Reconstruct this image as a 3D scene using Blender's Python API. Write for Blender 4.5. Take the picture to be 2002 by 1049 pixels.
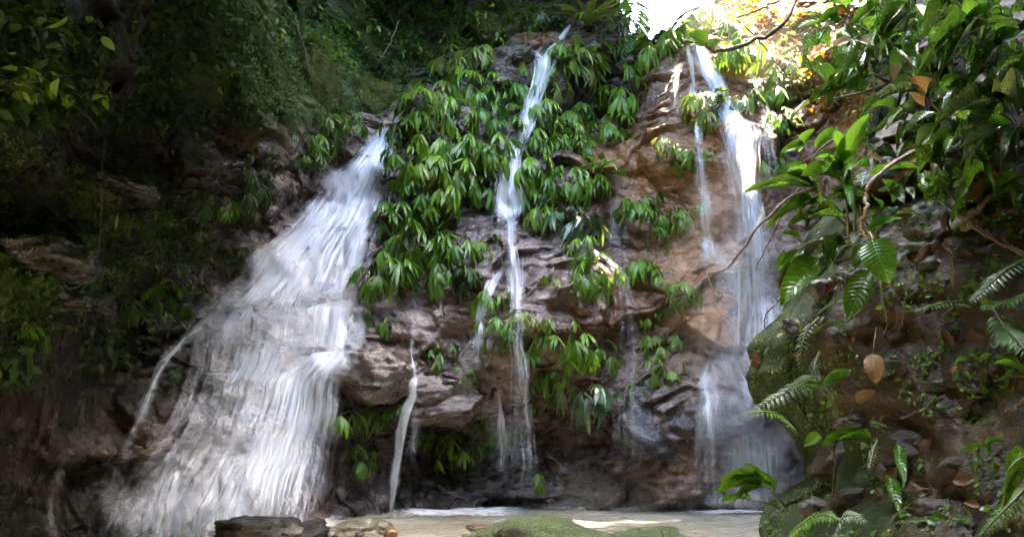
import bpy, math, random
import numpy as np
from mathutils import Vector, Matrix

for o in list(bpy.data.objects):
    bpy.data.objects.remove(o)
SC = bpy.context.scene
COL = SC.collection
rng = np.random.default_rng(7)
random.seed(7)

# ---------------------------------------------------------------- camera, sky, sun
F = 1666.0                                   # focal length in photograph pixels (2002 wide)
PITCH = math.radians(10.0)
CAM = np.array([0.0, 0.0, 1.0])
cd = bpy.data.cameras.new('camera'); cam = bpy.data.objects.new('camera', cd); COL.objects.link(cam)
cam.location = CAM; cam.rotation_euler = (math.pi/2 + PITCH, 0, 0)
cd.sensor_width = 36.0; cd.lens = 36.0*F/2002.0; cd.clip_end = 400; cd.clip_start = 0.05
cd.shift_y = 0.0
SC.camera = cam

SUN_EL = math.radians(64); SUN_AZ = math.radians(60)        # from behind the cliff, well to the right
world = bpy.data.worlds.new('World'); SC.world = world; world.use_nodes = True
wn = world.node_tree.nodes; wl = world.node_tree.links
bg = wn['Background']
sky = wn.new('ShaderNodeTexSky'); sky.sky_type = 'NISHITA'; sky.sun_disc = False
sky.sun_elevation = SUN_EL; sky.sun_rotation = SUN_AZ
sky.air_density = 1.0; sky.dust_density = 3.0; sky.ozone_density = 1.0
wt = wn.new('ShaderNodeMix'); wt.data_type = 'RGBA'; wt.blend_type = 'MULTIPLY'; wt.inputs[0].default_value = 1.0     # thin cloud takes the blue out of the sky
wt.inputs[7].default_value = (1.0, 0.97, 0.92, 1)
wl.new(sky.outputs[0], wt.inputs[6]); wl.new(wt.outputs[2], bg.inputs[0]); bg.inputs[1].default_value = 0.15
sd = bpy.data.lights.new('sun', 'SUN'); sun = bpy.data.objects.new('sun', sd); COL.objects.link(sun)
sd.energy = 2.0; sd.angle = math.radians(0.6); sd.color = (1.0, 0.87, 0.66)
sun.location = (4, 14, 20)
SUNDIR = np.array([math.cos(SUN_EL)*math.sin(SUN_AZ), math.cos(SUN_EL)*math.cos(SUN_AZ), math.sin(SUN_EL)])
sun.rotation_euler = Vector(SUNDIR).to_track_quat('Z', 'Y').to_euler()
vs = SC.view_settings
vs.view_transform = 'Standard'; vs.look = 'None'; vs.gamma = 1.0; vs.use_curve_mapping = False
vs.exposure = 6.0
SC.cycles.transparent_max_bounces = 24
SC.cycles.max_bounces = 6
SC.cycles.use_denoising = True
SC.cycles.sample_clamp_indirect = 4.0
SC.cycles.volume_bounces = 1

# ---------------------------------------------------------------- helpers
def pix_dir(px, py):
    x = (np.asarray(px, float) - 1001.0)/F; y = (524.5 - np.asarray(py, float))/F
    cp, sp = math.cos(PITCH), math.sin(PITCH)
    return np.stack([x + 0*y, cp - y*sp + 0*x, sp + y*cp + 0*x], -1)

def pix_at(px, py, r):
    """point seen at photograph pixel (px, py) at horizontal distance r"""
    d = pix_dir(px, py)
    return CAM + d*(np.asarray(r, float)/np.hypot(d[..., 0], d[..., 1]))[..., None]

def hash3(i, j, k, seed):
    h = (i.astype(np.uint32)*np.uint32(374761393) + j.astype(np.uint32)*np.uint32(668265263)
         + k.astype(np.uint32)*np.uint32(2246822519) + np.uint32(seed*3266489917 & 0xffffffff))
    h = (h ^ (h >> np.uint32(13)))*np.uint32(1274126177)
    h = (h ^ (h >> np.uint32(16)))*np.uint32(2654435761)
    h = h ^ (h >> np.uint32(15))
    return h.astype(np.float64)/4294967295.0

def vnoise(x, y, z, seed=0):
    xi, yi, zi = np.floor(x), np.floor(y), np.floor(z)
    fx, fy, fz = x-xi, y-yi, z-zi
    fx, fy, fz = [f*f*f*(f*(f*6-15)+10) for f in (fx, fy, fz)]
    xi, yi, zi = xi.astype(np.int64), yi.astype(np.int64), zi.astype(np.int64)
    r = 0
    for a in (0, 1):
        for b in (0, 1):
            for c in (0, 1):
                w = (fx if a else 1-fx)*(fy if b else 1-fy)*(fz if c else 1-fz)
                r = r + w*hash3(xi+a, yi+b, zi+c, seed)
    return r*2-1

def fbm(x, y, z, octv=4, seed=0, gain=0.5):
    r = 0; a = 1.0
    for o in range(octv):
        r = r + a*vnoise(x, y, z, seed+o*17); a *= gain; x, y, z = x*2.03, y*2.03, z*2.03
    return r

def worley(x, y, z, seed=0):
    xi, yi, zi = np.floor(x).astype(np.int64), np.floor(y).astype(np.int64), np.floor(z).astype(np.int64)
    f1 = np.full(x.shape, 9.0); f2 = np.full(x.shape, 9.0); cid = np.zeros(x.shape)
    gx = np.zeros(x.shape); gz = np.zeros(x.shape)
    for a in (-1, 0, 1):
        for b in (-1, 0, 1):
            for c in (-1, 0, 1):
                i, j, k = xi+a, yi+b, zi+c
                dx = i + hash3(i, j, k, seed) - x; dy = j + hash3(i, j, k, seed+1) - y; dz = k + hash3(i, j, k, seed+2) - z
                d = dx*dx + dy*dy + dz*dz
                near = d < f1
                f2 = np.where(near, f1, np.minimum(f2, d))
                cid = np.where(near, hash3(i, j, k, seed+3), cid)
                gx = np.where(near, dx, gx); gz = np.where(near, dz, gz)
                f1 = np.where(near, d, f1)
    return np.sqrt(f1), np.sqrt(f2), cid, gx, gz

def set_props(o, label=None, cat=None, group=None, kind=None):
    if label: o['label'] = label
    if cat: o['category'] = cat
    if group: o['group'] = group
    if kind: o['kind'] = kind
    return o

def mesh_from(name, V, Fc, mat=None, smooth=True, uv=None, attrs=None):
    """V (n,3), Fc (m,k) arrays or list of tuples"""
    me = bpy.data.meshes.new(name)
    V = np.ascontiguousarray(V, dtype=np.float32)
    if isinstance(Fc, np.ndarray):
        m, k = Fc.shape
        me.vertices.add(len(V)); me.vertices.foreach_set('co', V.ravel())
        me.loops.add(m*k); me.loops.foreach_set('vertex_index', np.ascontiguousarray(Fc, dtype=np.int32).ravel())
        me.polygons.add(m); me.polygons.foreach_set('loop_start', np.arange(0, m*k, k, dtype=np.int32))
        me.update(calc_edges=True); me.validate()
    else:
        me.from_pydata([tuple(v) for v in V], [], Fc); me.update()
    if uv is not None:
        ul = me.uv_layers.new(name='UVMap')
        li = np.zeros(len(me.loops), dtype=np.int32); me.loops.foreach_get('vertex_index', li)
        ul.data.foreach_set('uv', np.ascontiguousarray(np.asarray(uv, dtype=np.float32)[li]).ravel())
    for an, arr in (attrs or {}).items():
        arr = np.asarray(arr, dtype=np.float32)
        if arr.ndim == 1:
            at = me.attributes.new(an, 'FLOAT', 'POINT'); at.data.foreach_set('value', arr)
        else:
            at = me.attributes.new(an, 'FLOAT_COLOR', 'POINT'); at.data.foreach_set('color', np.ascontiguousarray(arr).ravel())
    if smooth:
        me.polygons.foreach_set('use_smooth', np.ones(len(me.polygons), dtype=bool))
    if mat: me.materials.append(mat)
    return me

def link(name, data, parent=None, **kw):
    o = bpy.data.objects.new(name, data); COL.objects.link(o)
    if parent is not None: o.parent = parent
    set_props(o, **kw)
    return o

def grid_faces(nr, nc):
    a = (np.arange(nr-1)[:, None]*nc + np.arange(nc-1)[None, :]).ravel()
    return np.stack([a, a+1, a+nc+1, a+nc], -1)

def tube(path, radii, sides=6):
    """swept tube through points; returns V, F (quads)"""
    P = np.asarray(path, float); n = len(P)
    R = np.broadcast_to(np.asarray(radii, float), (n,))
    T = np.gradient(P, axis=0); T /= np.linalg.norm(T, axis=1)[:, None] + 1e-9
    up = np.array([0.31, 0.17, 0.93])
    A = np.cross(T, up); A /= np.linalg.norm(A, axis=1)[:, None] + 1e-9
    B = np.cross(T, A)
    an = np.linspace(0, 2*np.pi, sides, endpoint=False)
    V = P[:, None] + R[:, None, None]*(np.cos(an)[None, :, None]*A[:, None] + np.sin(an)[None, :, None]*B[:, None])
    Fc = []
    for i in range(n-1):
        for s in range(sides):
            Fc.append((i*sides+s, i*sides+(s+1) % sides, (i+1)*sides+(s+1) % sides, (i+1)*sides+s))
    return V.reshape(-1, 3), np.array(Fc)

def smooth_path(pts, n=24):
    P = np.asarray(pts, float)
    if len(P) == 2: return P[0] + np.linspace(0, 1, n)[:, None]*(P[1]-P[0])
    Q = np.vstack([2*P[0]-P[1], P, 2*P[-1]-P[-2]])
    out = []
    for t in np.linspace(0, len(P)-1-1e-6, n):
        i = int(t); f = t-i; p0, p1, p2, p3 = Q[i], Q[i+1], Q[i+2], Q[i+3]
        out.append(0.5*((2*p1)+(-p0+p2)*f+(2*p0-5*p1+4*p2-p3)*f*f+(-p0+3*p1-3*p2+p3)*f**3))
    return np.array(out)

def join(parts):
    Vs, Fs, n = [], [], 0
    for V, Fc in parts:
        Vs.append(V); Fs.append(np.asarray(Fc)+n); n += len(V)
    return np.vstack(Vs), np.vstack(Fs)

# ---------------------------------------------------------------- materials
def new_mat(name):
    m = bpy.data.materials.new(name); m.use_nodes = True
    nt = m.node_tree; nt.nodes.clear()
    out = nt.nodes.new('ShaderNodeOutputMaterial')
    return m, nt, out
def nd(nt, typ, **kw):
    n = nt.nodes.new(typ)
    for k, v in kw.items():
        if k.startswith('i_'):
            n.inputs[k[2:].replace('_', ' ')].default_value = v
        else: setattr(n, k, v)
    return n
def ramp(nt, fac, stops):
    r = nt.nodes.new('ShaderNodeValToRGB'); el = r.color_ramp.elements
    while len(el) < len(stops): el.new(0.5)
    for e, (p, c) in zip(el, stops):
        e.position = p; e.color = (c, c, c, 1) if isinstance(c, (int, float)) else (*c, 1)
    nt.links.new(fac, r.inputs[0]); return r.outputs[0]
def mixc(nt, fac, a, b, blend='MIX'):
    m = nt.nodes.new('ShaderNodeMix'); m.data_type = 'RGBA'; m.blend_type = blend
    for sock, v in ((m.inputs[0], fac), (m.inputs[6], a), (m.inputs[7], b)):
        if hasattr(v, 'links'): nt.links.new(v, sock)
        elif isinstance(v, tuple): sock.default_value = (*v, 1)
        else: sock.default_value = v
    return m.outputs[2]
def mth(nt, op, a, b=None, c=None, clamp=False):
    m = nt.nodes.new('ShaderNodeMath'); m.operation = op; m.use_clamp = clamp
    for s, v in zip(m.inputs, (a, b, c)):
        if v is None: continue
        if hasattr(v, 'links'): nt.links.new(v, s)
        else: s.default_value = v
    return m.outputs[0]
def noise(nt, vec, scale, detail=4, rough=0.55, dist=0.0):
    n = nt.nodes.new('ShaderNodeTexNoise'); n.inputs['Scale'].default_value = scale
    n.inputs['Detail'].default_value = detail; n.inputs['Roughness'].default_value = rough
    n.inputs['Distortion'].default_value = dist
    if vec is not None: nt.links.new(vec, n.inputs['Vector'])
    return n.outputs[0]
def mapping(nt, src, scale=(1, 1, 1), rot=(0, 0, 0)):
    m = nt.nodes.new('ShaderNodeMapping'); m.inputs['Scale'].default_value = scale; m.inputs['Rotation'].default_value = rot
    nt.links.new(src, m.inputs['Vector']); return m.outputs[0]

def rock_material(name, dark, mid, pale, ochre, moss_amt=1.0, use_masks=True, scale=1.0, rough=(0.15, 0.5), moss_bias=0.0, moss_col=None, spec=0.55, all_moss=0.0):
    m, nt, out = new_mat(name)
    tc = nd(nt, 'ShaderNodeTexCoord'); P = tc.outputs['Object']
    n1 = noise(nt, mapping(nt, P, (1, 1, 1.8), (0.2, 0.25, 0)), 1.7*scale, 6, 0.62, 0.4)
    n2 = noise(nt, P, 9*scale, 6, 0.65)
    n3 = noise(nt, mapping(nt, P, (1, 1, 1.9), (0.2, 0.45, 0)), 4.5*scale, 6, 0.62, 0.5)
    n4 = noise(nt, P, 45*scale, 3, 0.6)
    c = mixc(nt, ramp(nt, n1, [(0.32, 0.0), (0.66, 1.0)]), dark, mid)
    c = mixc(nt, ramp(nt, n3, [(0.50, 0.0), (0.68, 0.75)]), c, pale)
    c = mixc(nt, ramp(nt, n2, [(0.35, 0.55), (0.55, 0.0)]), c, tuple(x*0.45 for x in dark))
    if use_masks:
        at = nd(nt, 'ShaderNodeAttribute', attribute_name='masks')
        sp = nd(nt, 'ShaderNodeSeparateColor'); nt.links.new(at.outputs['Color'], sp.inputs[0])
        mo, oc, pa = sp.outputs[0], sp.outputs[1], sp.outputs[2]
        och = mixc(nt, ramp(nt, n2, [(0.3, 0.0), (0.7, 1.0)]), tuple(x*0.45 for x in ochre), ochre)
        c = mixc(nt, mth(nt, 'MULTIPLY', oc, ramp(nt, n1, [(0.25, 0.55), (0.6, 1.0)])), c, och)
        c = mixc(nt, mth(nt, 'MULTIPLY', pa, ramp(nt, n3, [(0.36, 0.15), (0.56, 1.0)])), c, pale)
        c = mixc(nt, mth(nt, 'MULTIPLY', at.outputs['Alpha'], ramp(nt, n1, [(0.2, 0.6), (0.6, 0.92)])), c, (0.012, 0.012, 0.010))  # alpha mask: painted shade on the wall
    else:
        mo = None
    geo = nd(nt, 'ShaderNodeNewGeometry'); sx = nd(nt, 'ShaderNodeSeparateXYZ'); nt.links.new(geo.outputs['Normal'], sx.inputs[0])
    upz = ramp(nt, sx.outputs[2], [(0.1, 0.0), (0.75, 1.0)])
    mn = noise(nt, P, 5*scale, 6, 0.7)
    base = mth(nt, 'ADD', mth(nt, 'MULTIPLY', upz, moss_bias), all_moss)
    if mo is not None: base = mth(nt, 'ADD', base, mth(nt, 'MULTIPLY', mo, moss_amt))
    mf = mth(nt, 'SUBTRACT', mth(nt, 'ADD', base, mth(nt, 'MULTIPLY', mn, 0.9)), 0.80)
    mf = mth(nt, 'MULTIPLY', mf, 5.0, clamp=True)
    mc = moss_col or (0.055, 0.085, 0.018)
    mossc = mixc(nt, noise(nt, P, 30*scale, 3, 0.6), tuple(x*0.45 for x in mc), tuple(x*1.5 for x in mc))
    c = mixc(nt, mf, c, mossc)
    vo = nd(nt, 'ShaderNodeTexVoronoi', feature='DISTANCE_TO_EDGE'); vo.inputs['Scale'].default_value = 5.5*scale
    wv = nt.nodes.new('ShaderNodeVectorMath'); wv.operation = 'ADD'; nt.links.new(mapping(nt, P, (1, 1, 2.2), (0.1, 0.3, 0)), wv.inputs[0])
    wn_ = nt.nodes.new('ShaderNodeTexNoise'); wn_.inputs['Scale'].default_value = 4*scale; nt.links.new(P, wn_.inputs['Vector']); nt.links.new(wn_.outputs['Color'], wv.inputs[1])
    nt.links.new(wv.outputs[0], vo.inputs['Vector'])
    crk = ramp(nt, vo.outputs['Distance'], [(0.0, 0.12), (0.035, 1.0)])
    crk = mixc(nt, ramp(nt, n1, [(0.40, 0.15), (0.55, 1.0)]), (1, 1, 1), crk)
    gr = ramp(nt, noise(nt, mapping(nt, P, (1, 1, 1.6)), 70*scale, 4, 0.75), [(0.30, 0.25), (0.5, 0.85), (0.72, 1.9)])
    c = mixc(nt, mth(nt, 'SUBTRACT', 1.0, mth(nt, 'MULTIPLY', mf, 0.7)), c, mixc(nt, 1.0, c, mixc(nt, 1.0, gr, crk, 'MULTIPLY'), 'MULTIPLY'))
    b = nd(nt, 'ShaderNodeBsdfPrincipled')
    nt.links.new(c, b.inputs['Base Color'])
    rr = ramp(nt, n2, [(0.35, rough[0]), (0.7, rough[1])])
    rr = mixc(nt, mf, rr, (0.9, 0.9, 0.9))
    nt.links.new(rr, b.inputs['Roughness'])
    b.inputs['Specular IOR Level'].default_value = spec
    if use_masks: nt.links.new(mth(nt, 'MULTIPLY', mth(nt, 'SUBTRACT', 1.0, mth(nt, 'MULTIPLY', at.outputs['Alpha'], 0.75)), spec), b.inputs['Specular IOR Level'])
    h = mth(nt, 'ADD', mth(nt, 'MULTIPLY', n2, 0.55), mth(nt, 'ADD', mth(nt, 'MULTIPLY', n3, 0.6), mth(nt, 'MULTIPLY', n4, 0.16)))
    h = mth(nt, 'ADD', h, mth(nt, 'MULTIPLY', mth(nt, 'MULTIPLY', mf, noise(nt, P, 90*scale, 2)), 0.5))
    bp = nd(nt, 'ShaderNodeBump'); bp.inputs['Strength'].default_value = 0.9; bp.inputs['Distance'].default_value = 0.06/scale
    nt.links.new(h, bp.inputs['Height']); nt.links.new(bp.outputs[0], b.inputs['Normal'])
    nt.links.new(b.outputs[0], out.inputs[0])
    return m

def leaf_material(name, c1, c2, trans=0.3, rough=0.32, tcol=None, vein=(1.5, 1.5, 1.2), spots=0.0, spec=0.5):
    m, nt, out = new_mat(name)
    oi = nd(nt, 'ShaderNodeObjectInfo')
    uv = nd(nt, 'ShaderNodeUVMap'); sx = nd(nt, 'ShaderNodeSeparateXYZ'); nt.links.new(uv.outputs[0], sx.inputs[0])
    u, v = sx.outputs[0], sx.outputs[1]
    c = mixc(nt, oi.outputs['Random'], c1, c2)
    tc = nd(nt, 'ShaderNodeTexCoord')
    nz = noise(nt, tc.outputs['Object'], 6, 4, 0.6)
    c = mixc(nt, ramp(nt, nz, [(0.35, 0.35), (0.65, 0.0)]), c, tuple(x*0.5 for x in c1))
    au = mth(nt, 'ABSOLUTE', mth(nt, 'SUBTRACT', u, 0.5))
    rib = mth(nt, 'SUBTRACT', 1.0, mth(nt, 'MULTIPLY', au, 26.0), clamp=True)
    sv = mth(nt, 'SINE', mth(nt, 'MULTIPLY', mth(nt, 'SUBTRACT', v, mth(nt, 'MULTIPLY', au, 0.35)), 75.0))
    c = mixc(nt, mth(nt, 'MULTIPLY', rib, 0.55), c, tuple(min(0.6, x*y*1.6) for x, y in zip(c2, vein)))
    if spots > 0:
        c = mixc(nt, ramp(nt, noise(nt, tc.outputs['Object'], 11, 5, 0.7), [(0.55, 0.0), (0.62, spots)]), c, (0.05, 0.025, 0.01))
    b = nd(nt, 'ShaderNodeBsdfPrincipled'); nt.links.new(c, b.inputs['Base Color'])
    b.inputs['Roughness'].default_value = rough; b.inputs['Specular IOR Level'].default_value = spec
    rr = ramp(nt, noise(nt, tc.outputs['Object'], 14, 3), [(0.3, max(0.08, rough-0.12)), (0.7, rough+0.15)])
    nt.links.new(rr, b.inputs['Roughness'])
    bp = nd(nt, 'ShaderNodeBump'); bp.inputs['Strength'].default_value = 0.35; bp.inputs['Distance'].default_value = 0.004
    nt.links.new(mth(nt, 'ADD', mth(nt, 'MULTIPLY', sv, 0.5), mth(nt, 'MULTIPLY', rib, -1.0)), bp.inputs['Height'])
    nt.links.new(bp.outputs[0], b.inputs['Normal'])
    t = nd(nt, 'ShaderNodeBsdfTranslucent')
    if tcol: t.inputs[0].default_value = (*tcol, 1)
    else: nt.links.new(mixc(nt, 0.5, c, (0.22, 0.36, 0.03)), t.inputs[0])
    mx = nd(nt, 'ShaderNodeMixShader'); mx.inputs[0].default_value = trans
    nt.links.new(b.outputs[0], mx.inputs[1]); nt.links.new(t.outputs[0], mx.inputs[2])
    nt.links.new(mx.outputs[0], out.inputs[0])
    return m

def plain_material(name, c1, c2, rough=0.6, scale=20, bump=0.3, dist=0.01):
    m, nt, out = new_mat(name)
    tc = nd(nt, 'ShaderNodeTexCoord'); n = noise(nt, tc.outputs['Object'], scale, 5, 0.6)
    b = nd(nt, 'ShaderNodeBsdfPrincipled'); nt.links.new(mixc(nt, ramp(nt, n, [(0.3, 0), (0.7, 1)]), c1, c2), b.inputs['Base Color'])
    b.inputs['Roughness'].default_value = rough
    bp = nd(nt, 'ShaderNodeBump'); bp.inputs['Strength'].default_value = bump; bp.inputs['Distance'].default_value = dist
    nt.links.new(n, bp.inputs['Height']); nt.links.new(bp.outputs[0], b.inputs['Normal'])
    nt.links.new(b.outputs[0], out.inputs[0]); return m

def water_material(name, fine=26.0, long=1.1, lo=0.40, hi=0.72, tint=(0.86, 0.88, 0.92), maxa=0.95, plain=False):
    """white falling water: streaks that run along the flow (UV in metres), see-through between them"""
    m, nt, out = new_mat(name)
    uv = nd(nt, 'ShaderNodeUVMap')
    at = nd(nt, 'ShaderNodeAttribute', attribute_name='dens')
    a = noise(nt, mapping(nt, uv.outputs[0], (fine, long, 1)), 1.0, 3, 0.6, 0.06)
    b = noise(nt, mapping(nt, uv.outputs[0], (fine*0.28, long*0.9, 1)), 1.0, 4, 0.6, 0.12)
    c = noise(nt, mapping(nt, uv.outputs[0], (fine*3.5, long*2.2, 1)), 1.0, 2, 0.5)
    s = mth(nt, 'ADD', mth(nt, 'MULTIPLY', a, 0.40), mth(nt, 'ADD', mth(nt, 'MULTIPLY', b, 0.50), mth(nt, 'MULTIPLY', c, 0.10)))
    d = at.outputs['Fac']
    # denser water opens the threshold
    s = mth(nt, 'ADD', s, mth(nt, 'MULTIPLY', mth(nt, 'SUBTRACT', d, 0.5), 0.42))
    al = ramp(nt, s, [(lo, 0.0), (hi, 1.0)])
    al = mth(nt, 'MULTIPLY', mth(nt, 'MULTIPLY', al, mth(nt, 'MULTIPLY', d, 2.2, clamp=True)), maxa, clamp=True)
    if plain: al = mth(nt, 'MULTIPLY', d, maxa, clamp=True)
    df = nd(nt, 'ShaderNodeBsdfDiffuse'); df.inputs[0].default_value = (*tint, 1)
    tl = nd(nt, 'ShaderNodeBsdfTranslucent'); tl.inputs[0].default_value = (*tint, 1)
    gl = nd(nt, 'ShaderNodeBsdfGlossy'); gl.inputs['Roughness'].default_value = 0.25
    m1 = nd(nt, 'ShaderNodeMixShader'); m1.inputs[0].default_value = 0.45
    nt.links.new(df.outputs[0], m1.inputs[1]); nt.links.new(tl.outputs[0], m1.inputs[2])
    m2 = nd(nt, 'ShaderNodeMixShader'); m2.inputs[0].default_value = 0.08
    nt.links.new(m1.outputs[0], m2.inputs[1]); nt.links.new(gl.outputs[0], m2.inputs[2])
    tr = nd(nt, 'ShaderNodeBsdfTransparent')
    m3 = nd(nt, 'ShaderNodeMixShader'); nt.links.new(al, m3.inputs[0])
    nt.links.new(tr.outputs[0], m3.inputs[1]); nt.links.new(m2.outputs[0], m3.inputs[2])
    nt.links.new(m3.outputs[0], out.inputs[0])
    return m

# ---------------------------------------------------------------- the gorge wall: distance r from the viewer as a function of bearing and height
CP = np.array([
(-900,300,3.6),(-900,900,3.6),(-900,-300,4.4),(-500,300,4.3),(-500,900,4.6),(-500,-300,5.2),
(0,1049,6.3),(0,900,6.2),(0,700,6.0),(0,600,5.9),(0,540,5.6),(0,480,6.1),(0,440,6.6),(0,350,6.4),(0,200,5.9),(0,0,5.6),(0,-300,6.5),
(120,570,6.3),(150,500,6.2),(150,465,6.9),(100,1049,6.7),(100,930,6.9),
(200,1000,7.1),(200,880,7.3),(200,760,7.6),(200,640,7.5),(200,560,7.4),(210,440,7.5),(220,390,7.0),(220,345,7.1),(220,320,7.9),(250,200,7.6),(250,50,7.2),(250,-300,8.2),
(400,1049,7.2),(400,900,7.5),(400,800,7.8),(400,700,8.1),(400,600,8.5),(400,540,8.7),(400,450,8.8),(400,380,8.6),(400,300,8.9),(400,200,8.7),(400,50,8.4),(400,-300,9.5),
(540,1000,7.7),(540,900,7.8),(540,750,8.3),(540,600,8.9),(540,500,9.2),(540,430,9.4),(540,370,9.3),(540,280,9.0),(540,150,9.5),(540,0,10.1),(540,-300,12),
(640,990,8.7),(640,850,8.6),(640,780,8.5),(640,690,8.6),(640,600,9.0),(640,500,9.5),(640,400,9.9),(640,330,10.1),(640,250,9.9),(640,150,10.3),(640,0,11.2),(640,-300,14),
(740,990,9.2),(740,870,9.3),(740,790,8.9),(740,720,8.6),(740,680,8.8),(740,600,9.2),(740,500,9.5),(740,440,9.8),(740,350,10.1),(740,260,10.5),(740,225,10.7),(740,150,11.8),(740,50,12.4),(740,-300,16),
(860,985,9.4),(860,870,9.6),(860,830,9.2),(860,790,8.9),(860,760,9.1),(860,680,9.2),(860,600,9.3),(860,500,9.5),(860,460,9.6),(860,420,9.7),(860,320,9.8),(860,240,10.1),(860,180,10.8),(860,130,11.8),(860,0,12.8),(860,-300,16),
(990,985,9.4),(990,880,9.7),(990,800,9.3),(990,720,9.1),(990,600,9.2),(990,500,9.4),(990,440,9.5),(990,418,10.0),(990,320,10.1),(990,220,10.4),(990,130,10.7),(990,90,11.2),(990,0,12.2),(990,-300,16),
(1110,985,9.4),(1110,880,9.8),(1110,780,9.5),(1110,700,9.1),(1110,600,9.0),(1110,530,9.2),(1110,450,9.6),(1110,400,9.8),(1110,320,10.2),(1110,280,10.5),(1110,230,11.0),(1110,185,10.9),(1110,165,10.5),(1110,110,10.7),(1110,60,11.3),(1110,0,12), (1110,-200,13),
(1200,985,9.4),(1200,850,9.6),(1200,700,9.6),(1200,560,9.6),(1200,450,10.3),(1200,380,10.5),(1200,300,10.6),(1200,250,11.2),(1200,190,11.9),(1200,150,11.8),(1200,125,10.7),(1200,90,11.0),(1200,60,11.6),
(1290,985,9.3),(1290,830,9.1),(1290,760,9.3),(1290,680,9.6),(1290,560,10.0),(1290,450,10.4),(1290,350,10.3),(1290,260,10.1),(1290,235,10.3),(1290,180,10.6),(1290,130,10.9),(1290,80,11.3),
(1390,985,9.3),(1390,850,9.2),(1390,720,9.3),(1390,640,9.6),(1390,550,10.0),(1390,450,10.3),(1390,350,10.2),(1390,260,10.0),(1390,180,10.4),(1390,90,10.8),(1390,70,11.4),
(1460,985,9.4),(1460,850,9.3),(1460,730,9.4),(1460,640,9.9),(1460,500,10.3),(1460,350,10.0),(1460,260,9.8),(1460,180,10.5),(1460,100,10.9),(1460,0,12.3),(1460,-200,19),
(1560,985,9.5),(1560,700,9.8),(1560,400,10.3),(1560,250,10.4),(1560,150,10.8),(1560,0,12.2),(1560,-200,18),
(1700,985,9),(1700,600,9),(1700,300,9.4),(1700,230,9.6),(1700,120,10.2),(1700,0,11.8),(1700,-200,19),
(2000,985,7),(2000,500,7),(2000,100,9.3),(2000,-200,15),(2600,900,6),(2600,300,6),(2600,-200,14)], float)
_p = pix_at(CP[:, 0], CP[:, 1], CP[:, 2])
_th = np.arctan2(_p[:, 0], _p[:, 1]); _z = _p[:, 2]
def _phi(d): return np.sqrt(d*d + 0.12**2)
_X = np.stack([_th*9.5, _z], -1)
_D = np.linalg.norm(_X[:, None]-_X[None], axis=2)
_A = np.zeros((len(_X)+3,)*2); _A[:len(_X), :len(_X)] = _phi(_D) - np.eye(len(_X))*0.02
_A[:len(_X), -3:] = np.c_[np.ones(len(_X)), _X]; _A[-3:, :len(_X)] = _A[:len(_X), -3:].T
_W = np.linalg.solve(_A, np.r_[CP[:, 2], 0, 0, 0])
def rbf(th, z):
    sh = th.shape; Q = np.stack([th.ravel()*9.5, z.ravel()], -1)
    out = np.empty(len(Q))
    for i in range(0, len(Q), 20000):
        q = Q[i:i+20000]
        d = np.sqrt((q[:, 0:1]-_X[None, :, 0])**2 + (q[:, 1:2]-_X[None, :, 1])**2)
        out[i:i+20000] = _phi(d)@_W[:-3] + _W[-3] + q@_W[-2:]
    return out.reshape(sh)

th_ax = np.concatenate([np.radians(np.linspace(-88, -33, 70)[:-1]), np.radians(np.linspace(-33, 24, 640)), np.radians(np.linspace(24, 62, 70)[1:])])
ZLO, ZHI = -0.4, 10.0
z_ax = np.concatenate([np.linspace(ZLO, 6.9, 470), np.linspace(6.9, ZHI, 60)[1:]])
TH, ZZ = np.meshgrid(th_ax, z_ax)
def smoothstep(a, b, x):
    t = np.clip((x-a)/(b-a), 0, 1); return t*t*(3-2*t)
def blob(px, py, rx, ry, TH, ZZ, RR):
    """soft patch on the wall around a place given by where the photograph shows it"""
    x = RR*np.sin(TH); y = RR*np.cos(TH); z = ZZ-CAM[2]
    cp, sp = math.cos(PITCH), math.sin(PITCH)
    d = y*cp + z*sp; u = 1001 + F*x/np.maximum(d, 0.3); v = 524.5 - F*(z*cp-y*sp)/np.maximum(d, 0.3)
    return np.exp(-(((u-px)/rx)**2 + ((v-py)/ry)**2))

# stepped ledges, blocks, crevices
R0 = rbf(TH, ZZ)
X0, Y0 = R0*np.sin(TH), R0*np.cos(TH)
casc = np.clip(blob(560, 620, 230, 420, TH, ZZ, R0)*1.4 + blob(300, 930, 260, 160, TH, ZZ, R0) + blob(860, 660, 260, 220, TH, ZZ, R0), 0, 1)
wob = 0.35*fbm(X0*0.9, Y0*0.9, ZZ*0.6, 3, 3) + 0.12*X0
q = (ZZ + wob*0.5)/0.46
saw = (q-np.floor(q)); saw = np.where(saw < 0.8, saw*(0.18/0.8), 0.18+(saw-0.8)*(0.82/0.2)) - saw
ZT = ZZ + 0.46*0.9*saw*(0.28 + 0.40*casc)
R1 = rbf(TH, ZT)
smo = np.clip(blob(1310, 380, 130, 130, TH, ZZ, R0)*1.2 + blob(640, 180, 160, 110, TH, ZZ, R0)*0.9, 0, 1)   # the smooth clay wall, the mossy slabs
WX = X0 + 0.28*fbm(X0*1.1, Y0*1.1, ZZ*1.3, 3, 201); WZ = ZZ + 0.20*fbm(X0*1.2+9, Y0*1.1, ZZ*1.6, 3, 203)
f1, f2, cid, gx, gz = worley(WX*1.25+WZ*0.35, Y0*1.2, WZ*2.2-WX*0.5, 11)
cmix = np.clip((f2-f1)/0.22, 0, 1)
blk = ((cid-0.5)*0.42 + gx*(cid-0.5)*0.6 + gz*0.15)*cmix**0.6
cn = np.clip(0.5+1.3*fbm(X0*0.7+3, Y0*0.7, ZZ*0.9, 2, 207), 0, 1)
crev = -np.exp(-((f2-f1)/0.05)**2)*0.07*cn
g1, g2, cid2, hx, hz = worley(WX*4.2+WZ*1.2, Y0*4.2, WZ*5.2-WX*1.4, 23)
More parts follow.
